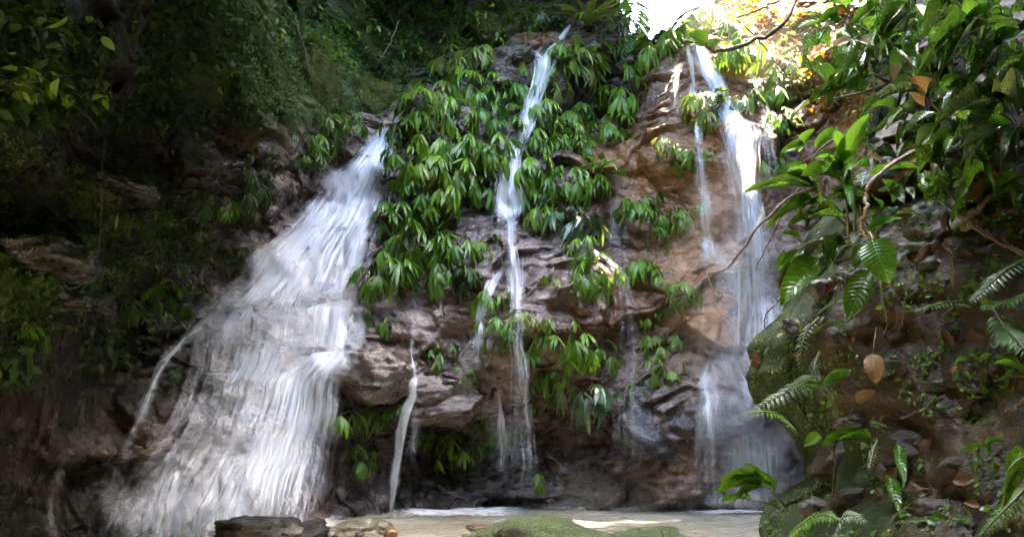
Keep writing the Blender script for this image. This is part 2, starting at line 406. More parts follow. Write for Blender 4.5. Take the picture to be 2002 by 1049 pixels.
blk2 = ((cid2-0.5)*0.085 + hz*0.035 + hx*(cid2-0.5)*0.08)*np.clip((g2-g1)/0.2, 0, 1)**0.5 + 0.05*fbm(X0*3, Y0*3, ZZ*4.0-X0*1.0, 3, 209)
n_l = fbm(X0*0.8, Y0*0.8, ZZ*1.0, 4, 41)*0.16
n_f = fbm(X0*7, Y0*7, ZZ*11, 3, 51)*0.018
rough_amt = 1-0.8*smo
RR = R1 - (blk+crev)*rough_amt*0.75 - n_l*0.8 - blk2*(rough_amt*0.9+0.1) - n_f
# a soft limit where the wall meets the stream floor
RR = np.maximum(RR, 3.0)
# top edge of the wall: open to the sky above the right-hand fall
pxa = 1001 + F*np.tan(th_ax)*1.0
gap = smoothstep(1185, 1250, pxa)*(1-smoothstep(1395, 1470, pxa))
ztop = 8.9*(1-gap) + gap*(6.36 + 0.18*np.sin(th_ax*60) + 0.10*np.sin(th_ax*171+1))
over = np.maximum(ZZ-ztop[None, :], 0)
RR = RR + over*2.2                                   # beyond the lip the ground runs back
ZV = np.where(over > 0, ztop[None, :] + over*0.16, ZZ)

class Surf:
    def __init__(s, th, z, R): s.th, s.z, s.R = th, z, R
    def __call__(s, t, z):
        i = np.clip(np.searchsorted(s.th, t)-1, 0, len(s.th)-2); j = np.clip(np.searchsorted(s.z, z)-1, 0, len(s.z)-2)
        a = np.clip((t-s.th[i])/(s.th[i+1]-s.th[i]), 0, 1); b = np.clip((z-s.z[j])/(s.z[j+1]-s.z[j]), 0, 1)
        R = s.R
        return (R[j, i]*(1-a)+R[j, i+1]*a)*(1-b) + (R[j+1, i]*(1-a)+R[j+1, i+1]*a)*b
wall_r = Surf(th_ax, z_ax, RR)
def hit(px, py, surf=wall_r, r0=3.2, r1=17.0, step=0.04):
    """distance at which the sight lines through pixels first meet the wall"""
    px = np.atleast_1d(np.asarray(px, float)).ravel(); py = np.atleast_1d(np.asarray(py, float)).ravel()
    d = pix_dir(px, py); h = np.hypot(d[:, 0], d[:, 1]); t = np.arctan2(d[:, 0], d[:, 1]); k = d[:, 2]/h
    rs = np.arange(r0, r1, step); out = np.full(len(px), np.nan)
    for i in range(0, len(px), 4000):
        tt = t[i:i+4000][:, None]; kk = k[i:i+4000][:, None]
        zz = CAM[2] + kk*rs[None]
        S = surf(np.broadcast_to(tt, zz.shape).ravel(), zz.ravel()).reshape(zz.shape)
        inside = rs[None] >= S
        first = np.argmax(inside, 1); ok = inside.any(1)
        out[i:i+4000] = np.where(ok, rs[first], r1)
    return out
def wall_normal(t, z, e=0.06):
    r = wall_r(t, z); 
    def pt(t, z):
        r = wall_r(t, z); return np.stack([r*np.sin(t), r*np.cos(t), z], -1)
    a = pt(t+e/9, z)-pt(t-e/9, z); b = pt(t, z+e)-pt(t, z-e)
    n = np.cross(a, b); return n/np.linalg.norm(n, axis=-1, keepdims=True)

V = np.stack([RR*np.sin(TH), RR*np.cos(TH), ZV], -1)
B = lambda *a: blob(*a, TH, ZZ, R0)
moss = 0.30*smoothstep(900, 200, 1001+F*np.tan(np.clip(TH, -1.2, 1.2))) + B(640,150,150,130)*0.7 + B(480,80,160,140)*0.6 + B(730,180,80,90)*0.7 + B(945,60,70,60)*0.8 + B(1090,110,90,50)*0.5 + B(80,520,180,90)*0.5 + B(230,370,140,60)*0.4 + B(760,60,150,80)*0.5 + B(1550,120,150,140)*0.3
moss = moss*(1-0.8*B(720,240,70,28))
ochre = B(1520,80,130,110)*1.0 + B(1320,400,110,170)*1.1 + B(1420,330,110,140)*0.7 + B(1420,560,120,150)*0.5 + B(1190,330,60,70)*0.8 + B(1300,620,110,90)*0.35 + B(1330,940,110,50)*0.9 + B(1290,150,70,60)*0.5 + B(1110,700,120,140)*0.35 + B(1160,620,60,70)*0.4 + B(1060,80,60,40)*0.7 + B(1700,300,120,120)*0.9 + B(1400,650,70,90)*0.5 + B(860,690,80,30)*0.2 + B(1420,120,60,80)*0.6  # first patch puts the sunbeam's gold into the rock
pale = B(960,600,240,140)*0.30 + B(1130,640,80,90)*0.2 + B(870,800,90,40) + B(750,735,90,35)*0.9 + B(720,240,80,30) + B(860,630,120,50)*0.55 + B(1010,520,80,80)*0.5 + B(1330,170,90,60)*0.6 + B(960,760,60,40)*0.6 + B(300,880,180,50)*0.45 + B(1240,130,60,25)*0.6 + B(1010,110,70,30)*0.6
# black rock darkened further: shade of left side, undercut and hollow painted in
shade_dark = np.clip(smoothstep(620, 250, 1001+F*np.tan(np.clip(TH, -1.2, 1.2)))*(1-0.7*B(330,880,200,70)) + B(1050,920,330,60)*0.6 + B(1200,180,70,50), 0, 1)
masks = np.stack([np.clip(moss, 0, 1), np.clip(ochre, 0, 1), np.clip(pale, 0, 1), shade_dark], -1)
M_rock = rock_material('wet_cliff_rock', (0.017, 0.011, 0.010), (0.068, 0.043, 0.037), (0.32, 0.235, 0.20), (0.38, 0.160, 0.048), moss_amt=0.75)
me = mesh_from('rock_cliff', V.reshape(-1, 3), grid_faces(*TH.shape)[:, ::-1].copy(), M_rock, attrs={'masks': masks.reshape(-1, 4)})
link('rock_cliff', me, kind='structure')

# ---------------------------------------------------------------- the near bank on the right
BP = np.array([(1560,420,3.6),(1510,560,3.4),(1470,700,3.25),(1490,790,3.2),(1575,900,3.0),(1560,960,2.9),(1500,1040,2.75),(1480,1180,2.6),
(1650,390,3.6),(1650,480,3.3),(1650,600,3.05),(1650,750,2.95),(1650,900,2.85),(1650,1040,2.5),(1650,1300,2.3),
(1800,250,4.2),(1800,370,3.6),(1800,420,3.2),(1800,500,2.95),(1800,650,2.85),(1800,800,2.75),(1800,860,2.6),(1800,930,2.65),(1800,1049,2.35),(1800,1300,2.1),
(2000,-50,5.0),(2000,150,4.0),(2000,300,3.2),(2000,500,2.75),(2000,700,2.55),(2000,900,2.35),(2000,1049,2.1),(2000,1300,1.9),
(2400,100,3.6),(2400,500,2.6),(2400,900,2.25),(2900,500,2.7),(2900,900,2.4),(4200,700,2.9)], float)
_pb = pix_at(BP[:, 0], BP[:, 1], BP[:, 2]); _Xb = np.stack([np.arctan2(_pb[:, 0], _pb[:, 1])*3, _pb[:, 2]], -1)
_Db = np.linalg.norm(_Xb[:, None]-_Xb[None], axis=2); _n = len(_Xb)
_Ab = np.zeros((_n+3,)*2); _Ab[:_n, :_n] = np.sqrt(_Db**2+0.01) - np.eye(_n)*0.02
_Ab[:_n, -3:] = np.c_[np.ones(_n), _Xb]; _Ab[-3:, :_n] = _Ab[:_n, -3:].T
_Wb = np.linalg.solve(_Ab, np.r_[BP[:, 2], 0, 0, 0])
zb_ax = np.linspace(-0.3, 3.9, 330)
# silhouette: left edge bearing as a function of height
ez = pix_at(np.array([1560,1560,1515,1470,1452,1472,1550,1578,1572,1505,1475,1460.]), np.array([330,420,560,640,720,780,850,900,950,1000,1049,1250.]), 3.1)
e_th = np.arctan2(ez[:, 0], ez[:, 1]); e_z = ez[:, 2]
edge = np.interp(zb_ax, e_z[::-1], e_th[::-1])
edge = edge + 0.006*fbm(zb_ax*9, zb_ax*0, zb_ax*0, 3, 5)
s_ax = np.concatenate([np.linspace(-1, 0, 60)[:-1], np.linspace(0, 1, 560)**1.35])
S, ZB = np.meshgrid(s_ax, zb_ax)
E = edge[:, None]
TB = np.where(S >= 0, E + S*(1.95-E), E + 0.10*np.minimum(-S, 1)); S = np.where(S >= 0, S*1.9, S)
Qb = np.stack([TB.ravel()*3, ZB.ravel()], -1)
RB = np.empty(len(Qb))
for i in range(0, len(Qb), 20000):
    d = np.sqrt((Qb[i:i+20000, None, 0]-_Xb[None, :, 0])**2 + (Qb[i:i+20000, None, 1]-_Xb[None, :, 1])**2 + 0.01)
    RB[i:i+20000] = d@_Wb[:_n] + _Wb[_n] + Qb[i:i+20000]@_Wb[-2:]
RB = np.clip(RB.reshape(S.shape), 1.9, 7.0)
RB = RB + 0.55*np.exp(-np.maximum(S, 0)/0.045) + np.where(S < 0, 0.55*0 + (-S)*3.0, 0)     # rounds away at the edge and runs back behind it
xb, yb = RB*np.sin(TB), RB*np.cos(TB)
wx_ = xb + 0.13*fbm(xb*2.6, yb*2.6, ZB*2.6, 3, 211); wz_ = ZB + 0.11*fbm(xb*2.6+7, yb*2.6, ZB*2.9, 3, 213)
b1, b2, bc, bx_, bz_ = worley(wx_*2.6, yb*2.2, wz_*3.4+wx_*1.2, 31)
c1, c2, cc, cx_, cz_ = worley(wx_*9, yb*7, wz_*12+wx_*3, 37)
front = np.where(S >= 0, 1.0, 0.3)
RB = RB - front*(((bc-0.5)*0.15 + bz_*0.05)*np.clip((b2-b1)/0.25, 0, 1)**0.6 + (cc-0.5)*0.03*np.clip((c2-c1)/0.25, 0, 1) + fbm(xb*6, yb*6, ZB*8, 3, 215)*0.02 + fbm(xb*2, yb*2, ZB*2, 4, 61)*0.07 + fbm(xb*22, yb*22, ZB*22, 3, 71)*0.007)
ztb = np.interp(TB[0]*0 + s_ax, [-1, 0, 1], [0, 0, 0])
pxb = 1001 + F*np.tan(np.clip(TB, 0, 1.2))
zt = np.interp(pxb, [1500, 1560, 1650, 1720, 1790, 1850, 2000, 2600], [1.62, 1.74, 1.95, 2.15, 2.7, 3.4, 3.9, 3.9])
ob = np.maximum(ZB-zt, 0)
RBv = RB + ob*2.0; ZBv = np.where(ob > 0, zt + ob*0.25, ZB)
Vb = np.stack([RBv*np.sin(TB), RBv*np.cos(TB), ZBv], -1)
u_b = 1001 + F*np.tan(TB)*1.0; 
mossb = np.exp(-np.maximum(S, 0)/0.07)*0.95 + 0.18 + 0.5*np.exp(-((ZB-0.66)/0.12)**2)*np.exp(-np.maximum(S, 0)/0.2)
ochb = 0.45 + 0.4*fbm(xb*1.5, yb*1.5, ZB*1.5, 3, 81)
palb = np.clip(fbm(xb*3.1+5, yb*3.1, ZB*3.1, 3, 91)*1.2, 0, 1)*0.7
mkb = np.stack([np.clip(mossb, 0, 1), np.clip(ochb, 0, 1), np.clip(palb, 0, 1), 0*mossb], -1)
M_bank = rock_material('bank_earth_and_stone', (0.007, 0.0045, 0.0025), (0.020, 0.0115, 0.0055), (0.10, 0.068, 0.034), (0.050, 0.022, 0.006), moss_amt=0.9, scale=2.4, rough=(0.25, 0.7), moss_col=(0.018, 0.036, 0.009), spec=0.3)
me = mesh_from('earth_bank', Vb.reshape(-1, 3), grid_faces(*S.shape)[:, ::-1].copy(), M_bank, attrs={'masks': mkb.reshape(-1, 4)})
bank_ob = link('earth_bank', me, kind='structure')
from mathutils.bvhtree import BVHTree
bank_bvh = BVHTree.FromPolygons([Vector(v) for v in Vb.reshape(-1, 3)], [tuple(f) for f in grid_faces(*S.shape)])
def bank_hit(px, py):
    d = Vector(pix_dir(px, py)).normalized()
    return bank_bvh.ray_cast(Vector(CAM), d, 12.0)

# ---------------------------------------------------------------- stream bed and pool
xs = np.linspace(-14, 14, 120); ys = np.linspace(-14, 16, 120); XG, YG = np.meshgrid(xs, ys)
ZG = -0.33 + 0.10*fbm(XG*0.8, YG*0.8, XG*0, 4, 5)
M_bed = rock_material('stream_bed_stone', (0.05, 0.04, 0.03), (0.13, 0.10, 0.07), (0.3, 0.24, 0.17), (0.2, 0.12, 0.05), use_masks=False)
link('stream_bed', mesh_from('stream_bed', np.stack([XG, YG, ZG], -1).reshape(-1, 3), grid_faces(120, 120), M_bed), kind='structure')
m, nt, out = new_mat('pool_water'); M_pool = m
tc = nd(nt, 'ShaderNodeTexCoord'); P = tc.outputs['Object']
b = nd(nt, 'ShaderNodeBsdfPrincipled')
pc = mixc(nt, ramp(nt, noise(nt, mapping(nt, P, (0.7, 1.6, 1)), 1.4, 4, 0.6), [(0.35, 0), (0.65, 1)]), (0.22, 0.19, 0.13), (0.36, 0.325, 0.24))
nt.links.new(pc, b.inputs['Base Color']); b.inputs['Roughness'].default_value = 0.16; b.inputs['IOR'].default_value = 1.33
bp = nd(nt, 'ShaderNodeBump'); bp.inputs['Strength'].default_value = 0.5; bp.inputs['Distance'].default_value = 0.03
nt.links.new(mth(nt, 'ADD', noise(nt, mapping(nt, P, (1, 1.6, 1)), 7, 3, 0.5, 0.6), mth(nt, 'MULTIPLY', noise(nt, P, 26, 2), 0.35)), bp.inputs['Height'])
nt.links.new(bp.outputs[0], b.inputs['Normal']); nt.links.new(b.outputs[0], out.inputs[0])
xs = np.linspace(-9, 7, 220); ys = np.linspace(-6, 11.5, 220); XG, YG = np.meshgrid(xs, ys)
ZG = 0.05 + 0.012*fbm(XG*2.2, YG*3.4, XG*0, 3, 15)
link('pool_water', mesh_from('pool_water', np.stack([XG, YG, ZG], -1).reshape(-1, 3), grid_faces(220, 220), M_pool), kind='structure')

# ---------------------------------------------------------------- leaf shapes
def leaf_mesh(name, L=1.0, W=0.2, droop=0.6, fold=0.25, n=8, peak=0.45, wav=0.0, tip=1.0, mat=None, twist=0.0, seed=0):
    """blade from the origin along +Y, bending down (-Z); UV u across, v along"""
    r = np.random.default_rng(seed)
    t = np.linspace(0, 1, n+1); V = []; uv = []
    ang = droop*t; dy = np.cos(ang-ang[0]); dz = -np.sin(ang)
    y = np.concatenate([[0], np.cumsum((dy[1:]+dy[:-1])/2)])/n*L; z = np.concatenate([[0], np.cumsum((dz[1:]+dz[:-1])/2)])/n*L
    a = math.log(0.5)/math.log(peak); prof = np.sin(np.pi*np.power(t, a))**(0.85*tip)
    prof[0] = 0.08; prof[-1] = 0.0
    ph = r.uniform(0, 6)
    for i in range(n+1):
        w = W*0.5*prof[i] + 0.0005
        tw = twist*t[i]
        nx, nz = np.cos(tw), np.sin(tw)
        for sgn, uu in ((-1, 0.0), (0, 0.5), (1, 1.0)):
            lift = fold*w*abs(sgn) + (wav*W*math.sin(t[i]*9+ph+sgn*1.3) if sgn else 0)
            V.append((sgn*w*nx, y[i] + lift*math.sin(ang[i]), z[i] + lift*math.cos(ang[i]) + sgn*w*nz)); uv.append((uu, t[i]))
    Fc = []
    for i in range(n):
        for c in (0, 1):
            k = i*3+c; Fc.append((k, k+1, k+4, k+3))
    return mesh_from(name, np.array(V), np.array(Fc), mat, uv=uv)

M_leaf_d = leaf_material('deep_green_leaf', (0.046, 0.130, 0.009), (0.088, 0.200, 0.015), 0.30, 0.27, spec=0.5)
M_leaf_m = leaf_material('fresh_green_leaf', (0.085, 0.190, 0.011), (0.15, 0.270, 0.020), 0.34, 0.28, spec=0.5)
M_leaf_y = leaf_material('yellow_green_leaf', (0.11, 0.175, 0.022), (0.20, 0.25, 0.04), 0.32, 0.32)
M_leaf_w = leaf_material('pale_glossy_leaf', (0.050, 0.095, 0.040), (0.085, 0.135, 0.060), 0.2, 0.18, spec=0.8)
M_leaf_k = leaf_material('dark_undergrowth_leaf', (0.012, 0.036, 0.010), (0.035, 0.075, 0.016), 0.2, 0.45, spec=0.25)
M_leaf_g = leaf_material('sun_gold_leaf', (0.085, 0.040, 0.0015), (0.15, 0.066, 0.003), 0.5, 0.5, tcol=(0.26, 0.125, 0.006), spec=0.12)  # gold of the sunlight put into the leaf colour
M_leaf_tan = leaf_material('dead_tan_leaf', (0.21, 0.125, 0.045), (0.27, 0.16, 0.06), 0.15, 0.5, tcol=(0.3, 0.17, 0.05), spots=0.5)
M_leaf_brown = leaf_material('dead_brown_leaf', (0.055, 0.024, 0.008), (0.11, 0.048, 0.013), 0.15, 0.45, tcol=(0.3, 0.12, 0.03), spots=0.5)
M_leaf_pink = leaf_material('pale_pink_leaf', (0.50, 0.36, 0.30), (0.62, 0.50, 0.42), 0.3, 0.4, tcol=(0.6, 0.45, 0.4))
M_leaf_red = leaf_material('dark_red_leaf', (0.07, 0.014, 0.010), (0.10, 0.020, 0.012), 0.15, 0.3, tcol=(0.2, 0.03, 0.01))
M_stalk = plain_material('green_stalk', (0.06, 0.09, 0.02), (0.11, 0.13, 0.035), 0.5, 30)
M_twig = plain_material('brown_twig_bark', (0.06, 0.04, 0.025), (0.16, 0.115, 0.075), 0.7, 60, 0.6)
M_root = plain_material('pale_root_bark', (0.16, 0.115, 0.08), (0.36, 0.27, 0.20), 0.6, 60, 0.5)
M_darkroot = plain_material('dark_root', (0.035, 0.022, 0.014), (0.08, 0.05, 0.03), 0.6, 50, 0.5)

MATS = dict(t=M_leaf_tan, d=M_leaf_d, m=M_leaf_m, y=M_leaf_y, w=M_leaf_w, k=M_leaf_k, g=M_leaf_g)
CLIFF_LEAF = {k: [leaf_mesh('cliff_leaf', 1.0, W, dr, 0.30, 6, pk, 0.02, 1.0, MATS[k], 0, i)
              for i, (W, dr, pk) in enumerate([(0.13, 0.9, 0.5), (0.15, 0.6, 0.55), (0.11, 1.2, 0.5), (0.13, 0.35, 0.5), (0.16, 0.8, 0.55), (0.09, 1.0, 0.45), (0.20, 0.7, 0.5)])] for k in MATS}
BUSH_LEAF = {k: [leaf_mesh('bush_leaf', 1.0, W, dr, 0.25, 5, pk, 0.03, 0.9, MATS[k], 0, i+20)
              for i, (W, dr, pk) in enumerate([(0.42, 0.6, 0.42), (0.36, 0.9, 0.45), (0.50, 0.4, 0.42), (0.30, 0.7, 0.5)])] for k in MATS}

def basis(y, z):
    """rotation with local +Y along y and +Z near z"""
    y = Vector(y).normalized(); z = Vector(z); x = y.cross(z)
    if x.length < 1e-4: x = y.cross(Vector((1, 0, 0)))
    x.normalize(); z = x.cross(y)
    return Matrix((x, y, z)).transposed()

def put(o, loc, rot, scale):
    o.matrix_local = Matrix.Translation(Vector(loc)) @ rot.to_4x4() @ Matrix.Diagonal((*([scale]*3 if np.isscalar(scale) else scale), 1.0))

STALK = mesh_from('stalk', *tube(smooth_path([(0,0,0),(0,0.45,0.22),(0,0.85,0.20),(0,1,0.06)], 7), np.linspace(0.020, 0.012, 7), 4), M_stalk)

def cliff_plant(loc, out, size, nf, kind, label, R, cat='plant', group='drooping plants growing on the cliff', yaw_spread=1.0):
    """clump: stalks that arch out of the rock, each ending in a fan of hanging blades"""
    root = link('cliff_plant', None, label=label, cat=cat, group=group)
    out = Vector((out[0], out[1], 0)).normalized()
    root.location = loc; root.rotation_euler = (0, 0, math.atan2(out.y, out.x) - math.pi/2)
    nbase, blen = R.integers(5, 8), R.uniform(0.75, 1.15); shp = R.choice(7, 2, replace=False)
    for f in range(nf):
        yaw = (f-(nf-1)/2)/max(1, nf-1)*1.9*yaw_spread + R.uniform(-0.35, 0.35)
        pit = R.uniform(-0.5, 0.65)
        sl = size*R.uniform(0.45, 1.0)
        st = link('stalk', STALK, root)
        dirv = Vector((math.sin(yaw)*math.cos(pit), math.cos(yaw)*math.cos(pit), math.sin(pit)))
        put(st, (R.uniform(-.05, .05)*size, 0, R.uniform(-.1, .1)*size), basis(dirv, (0, 0, 1)), sl)
        nl = nbase + 1 + R.integers(0, 5)
        for i in range(nl):
            fa = (i-(nl-1)/2)/(nl-1)*R.uniform(1.9, 2.7) + R.uniform(-.12, .12)
            # blades fan about the stalk tip, most of them hanging
            d = Vector((math.sin(fa)*0.85, 0.55*math.cos(fa)+R.uniform(-.1, .25), -0.25-0.75*math.cos(fa*0.8)+R.uniform(-.15, .25)))
            ll = size*blen*R.uniform(0.55, 1.05)*(1.0-0.16*abs(fa))
            kk = kind if R.random() > 0.06 else ('y' if kind != 'y' else 't')
            lf = link('leaf', CLIFF_LEAF[kk][shp[R.integers(0, 2)]], st)
            q = st.matrix_local.to_3x3().normalized().inverted()
            dw = Matrix.Rotation(-yaw, 3, 'Z') @ d
            nrm = Vector((0.25*math.sin(fa), 0.8, 0.75))
            put(lf, (0, 1.0, 0.06), q @ basis(dw, Matrix.Rotation(-yaw, 3, 'Z') @ nrm), ll/sl)
    return root

def bush(name, loc, rad, nl, kind, label, cat, R, leaf=0.12, group=None, bank_=BUSH_LEAF, out=(0, -1, 0), flat=0.8, kinds=None):
    """shrub: a few twigs with single leaves all through an uneven crown"""
    root = link(name, None, label=label, cat=cat, group=group); root.location = loc
    tips = []
    tw = []
    nt_ = max(3, nl//12)
    o = Vector(out)
    for t in range(nt_):
        d = Vector((R.normal(), R.normal(), R.normal()*flat+0.35)) + o*0.9
        d = d.normalized()*rad*R.uniform(0.6, 1.15)
        mid = d*0.5 + Vector((0, 0, 0.14*rad))
        P = smooth_path([(0, 0, 0), mid, d - Vector((0, 0, 0.10*rad))], 6)
        tw.append(tube(P, np.linspace(0.028, 0.008, 6)*min(1, rad*0.9), 4)); tips.append(P)
    Vt, Ft = join(tw); link('twigs', mesh_from('twigs', Vt, Ft, M_stalk if kind != 'k' else M_darkroot), root)
    for i in range(nl):
        P = tips[R.integers(0, nt_)]; p = P[R.integers(2, 6)] + R.normal(size=3)*rad*0.16
        d = Vector((R.normal()*0.8, R.normal()*0.8-0.25, -0.25+R.normal()*0.45)) + Vector(p)/rad*0.8
        kk = kind if not kinds else kinds[R.integers(0, len(kinds))]
        lf = link('leaf', bank_[kk][R.integers(0, len(bank_[kk]))], root)
        put(lf, p, basis(d, (R.normal()*.4, -0.35+R.normal()*.4, 1)), leaf*R.uniform(0.6, 1.25))
    return root

def leaf_scatter(name, P, D, N, S, mat, label, cat=None, shape=(0.42, 0.5), kind='stuff', seed=1):
    """very many leaves joined in one mesh: P points, D directions, N normals, S sizes"""
    n = len(P); t = np.array([0, 0.33, 0.68, 1.0]); w = np.array([0.06, 0.5, 0.42, 0.0])*shape[0]
    D = D/np.linalg.norm(D, axis=1, keepdims=True); X = np.cross(D, N); X /= np.linalg.norm(X, axis=1, keepdims=True)+1e-9; N = np.cross(X, D)
    vs_, uvs = [], []
    for k in range(4):
        c = P + D*(S*t[k])[:, None] - N*(S*shape[1]*t[k]**2*0.5)[:, None]
        for sg in (-1, 1):
            vs_.append(c + X*(S*w[k]*sg)[:, None] + N*(S*0.05*(1 if k in (1, 2) else 0))[:, None]); uvs.append(np.tile([(sg+1)/2, t[k]], (n, 1)))
    V = np.stack(vs_, 1).reshape(-1, 3); uv = np.stack(uvs, 1).reshape(-1, 2)
    base = np.arange(n)[:, None]*8
    Fc = np.concatenate([base+np.array([2*k, 2*k+1, 2*k+3, 2*k+2])[None] for k in range(3)], 0)
    ob = link(name, mesh_from(name, V, Fc, mat, uv=uv), label=label, kind=kind, cat=cat)
    return ob

# ---------------------------------------------------------------- forest out of view; leaf slabs shaped to darken the left and block sun
def slab(n, x, y, z, seed, size=(0.25, 0.55)):
    r = np.random.default_rng(seed)
    P = np.stack([r.uniform(*x, n), r.uniform(*y, n), r.uniform(*z, n)], -1)
    return P, r.normal(size=(n, 3))*[1, 1, 0.5], r.normal(size=(n, 3))*0.5+[0, 0, 1], r.uniform(*size, n)
parts_c = []
parts_c.append(slab(14000, (-11, -0.6), (-7, 5.6), (6.2, 8.8), 101))
parts_c.append(slab(5000, (-11, -2.0), (5.4, 8.2), (6.2, 8.8), 113))
parts_c.append(slab(6000, (-9, -1.9), (0.3, 6.4), (4.95, 6.2), 106, (0.15, 0.35)))               # over the left slope
parts_c.append(slab(11000, (-9, 12), (8.5, 22), (10.2, 15.5), 102, (0.35, 0.7)))          # added leaves above the falls, blocking the sun
parts_c.append(slab(4500, (1.2, 5.5), (8.6, 11), (7.5, 10.2), 112))  # added to keep sun off the cliff centre
parts_c.append(slab(7200, (3.3, 11), (-6, 9), (6.5, 9.5), 103))
parts_c.append(slab(6000, (-1, 5), (-7, 0.8), (6.5, 9.0), 107))
parts_c.append(slab(9000, (-12, 14), (9.5, 22), (6.5, 11), 111, (0.35, 0.7)))
parts_c.append(slab(9000, (-2.4, -0.6), (1.0, 7.6), (3.2, 6.6), 108, (0.15, 0.35)))  # low curtain added to cut skylight on the left wall
parts_c.append(slab(5000, (4.6, 6.5), (-7, 4.5), (0, 8), 109))
parts_c.append(slab(2500, (-9, -6.5), (-7, 2), (0, 8), 110))
parts_c.append(slab(1500, (1.3, 4.5), (-3, 2.6), (3.6, 5.0), 105, (0.15, 0.3)))                 # over the right bank
parts_c.append(slab(5000, (-10, 8), (-7.5, -5.0), (0, 8.5), 104, (0.35, 0.7)))            # downstream, behind the viewer
parts_c.append(slab(16000, (-12, -1.2), (4, 15), (4.4, 9.5), 114, (0.10, 0.22)))
parts_c.append(slab(16000, (4.0, 13), (-1, 14), (1.5, 9.5), 115, (0.2, 0.4)))
parts_c.append(slab(6000, (4.2, 6.8), (9.2, 11.6), (7.0, 9.8), 116, (0.15, 0.3)))  # added to block a sun leak onto the pool
Pc, Dc, Nc, Sc = [np.concatenate(a) for a in zip(*parts_c)]
# leaves cut along the sun's path to light fall top and golden bushes
def beam_gap(Pc, target, rad):
    near = np.zeros(len(Pc), bool); u_ = Dc/np.linalg.norm(Dc, axis=1, keepdims=True)
    for f_ in (0.0, 0.35, 0.7, 1.0):
        rel = Pc + u_*(Sc*1.7*f_)[:, None] - np.array(target); along = rel@SUNDIR; perp = np.linalg.norm(rel-along[:, None]*SUNDIR, axis=1)
        near |= (perp < rad + 0.2*Sc)
    return near
t1 = pix_at(1545, 75, 11.5); t2 = pix_at(1400, 120, 10.7); t3 = pix_at(1640, 180, 10.9)
fx, fy = np.array([1362., 1380, 1400, 1418, 1434]), np.array([95., 130, 175, 210, 242]); fr = hit(fx, fy) - 0.15
fall_gap = np.zeros(len(Pc), bool)
for a_, b_, r_ in zip(fx, fy, fr): fall_gap |= beam_gap(Pc, pix_at(a_, b_, r_), 0.27)
azm = np.arctan2(Pc[:, 0], Pc[:, 1])
elev = np.arctan2(Pc[:, 2]-1.0, np.hypot(Pc[:, 0], Pc[:, 1]))
keep = ~(((elev < np.where((azm > math.radians(3)) & (azm < math.radians(17)), math.radians(35), math.radians(28.6) + np.arctan(Sc*1.8/np.linalg.norm(Pc, axis=1)))) & (Pc[:, 1] > 0.3) & (np.abs(azm) < math.radians(36))) | beam_gap(Pc, t1, 1.05) | fall_gap | beam_gap(Pc, t3, 0.5))
leaf_scatter('shade_canopy', Pc[keep], Dc[keep], Nc[keep], Sc[keep]*1.7, M_leaf_k, 'unseen leaf canopy shaped to shade the gorge and pass one sunbeam', shape=(0.6, 0.4))

# ---------------------------------------------------------------- single rocks
import bmesh
ROCK_T = []
def rock(label, px, py, w, h, d, r, mat, seed, sub=5, sharp=0.5, cat='rock', group=None, tilt=0.0, embed=0.35, flat=1.0, strata=0.0, name='rock'):
    """boulder about w x h pixels across as seen from the stream; r distance (None: on the wall)"""
    if r is None: r = hit(px, py)[0] + embed*d*0.5
    c = pix_at(px, py, r); sc = r/F
    bm = bmesh.new(); bmesh.ops.create_icosphere(bm, subdivisions=sub, radius=1.0)
    co = np.array([v.co for v in bm.verts]); Fc = np.array([[v.index for v in f.verts] for f in bm.faces]); bm.free()
    o = seed*13.1
    n = co.copy(); x, y, z = n.T
    p = np.sign(n)*np.abs(n)**(1-0.35*sharp); p /= np.maximum(np.linalg.norm(p, axis=1, keepdims=True)**0.5, 1e-6)
    rk = np.random.default_rng(seed)
    p = p*(1+0.30*fbm(x*0.9+o, y*0.9, z*0.9, 3, seed)[:, None])
    for k in range(int(9+12*sharp)):                       # fracture planes
        pn = rk.normal(size=3); pn /= np.linalg.norm(pn); dk = rk.uniform(0.50, 0.95) + 0.25*(1-sharp)
        pd = p@pn + 0.05*fbm(x*3+k, y*3, z*3, 2, seed+k); p = p*np.where(pd > dk, dk/np.maximum(pd, 1e-3), 1.0)[:, None]
    x, y, z = p.T
    f1, f2, cid, gx, gz = worley(x*2.2+o+z, y*2.2, z*(3.2+3*strata)-x*0.6, seed)
    disp = ((cid-0.5)*0.16 + gx*(cid-0.5)*0.25)*sharp*np.clip((f2-f1)/0.2, 0, 1) + 0.06*fbm(x*4+o, y*4, z*(5+6*strata), 4, seed+5, 0.6)
    p = p*(1+disp[:, None])
    p[:, 2] = np.where(p[:, 2] < -0.2, -0.2+(p[:, 2]+0.2)*0.8, p[:, 2])*flat
    p *= np.array([w*sc/2, d/2, h*sc/2])
    ca, sa = math.cos(tilt), math.sin(tilt); p = np.stack([p[:, 0]*ca-p[:, 2]*sa, p[:, 1], p[:, 0]*sa+p[:, 2]*ca], -1)
    th = math.atan2(c[0], c[1]); ct, st = math.cos(-th), math.sin(-th)
    p = np.stack([p[:, 0]*ct-p[:, 1]*st, p[:, 0]*st+p[:, 1]*ct, p[:, 2]], -1)
    ob = link(name, mesh_from('rock', p, Fc, mat), label=label, cat=cat, group=group); ob.location = c; ROCK_T.append((p+c, Fc))
    return ob
RK = lambda n, a, b_, c_, o_, **k: rock_material(n, a, b_, c_, o_, use_masks=False, **k)
R_black = RK('black_wet_rock', (0.006, 0.006, 0.006), (0.016, 0.016, 0.015), (0.04, 0.04, 0.038), (0, 0, 0), scale=1.6, rough=(0.55, 0.9), spec=0.12, moss_bias=0.25)
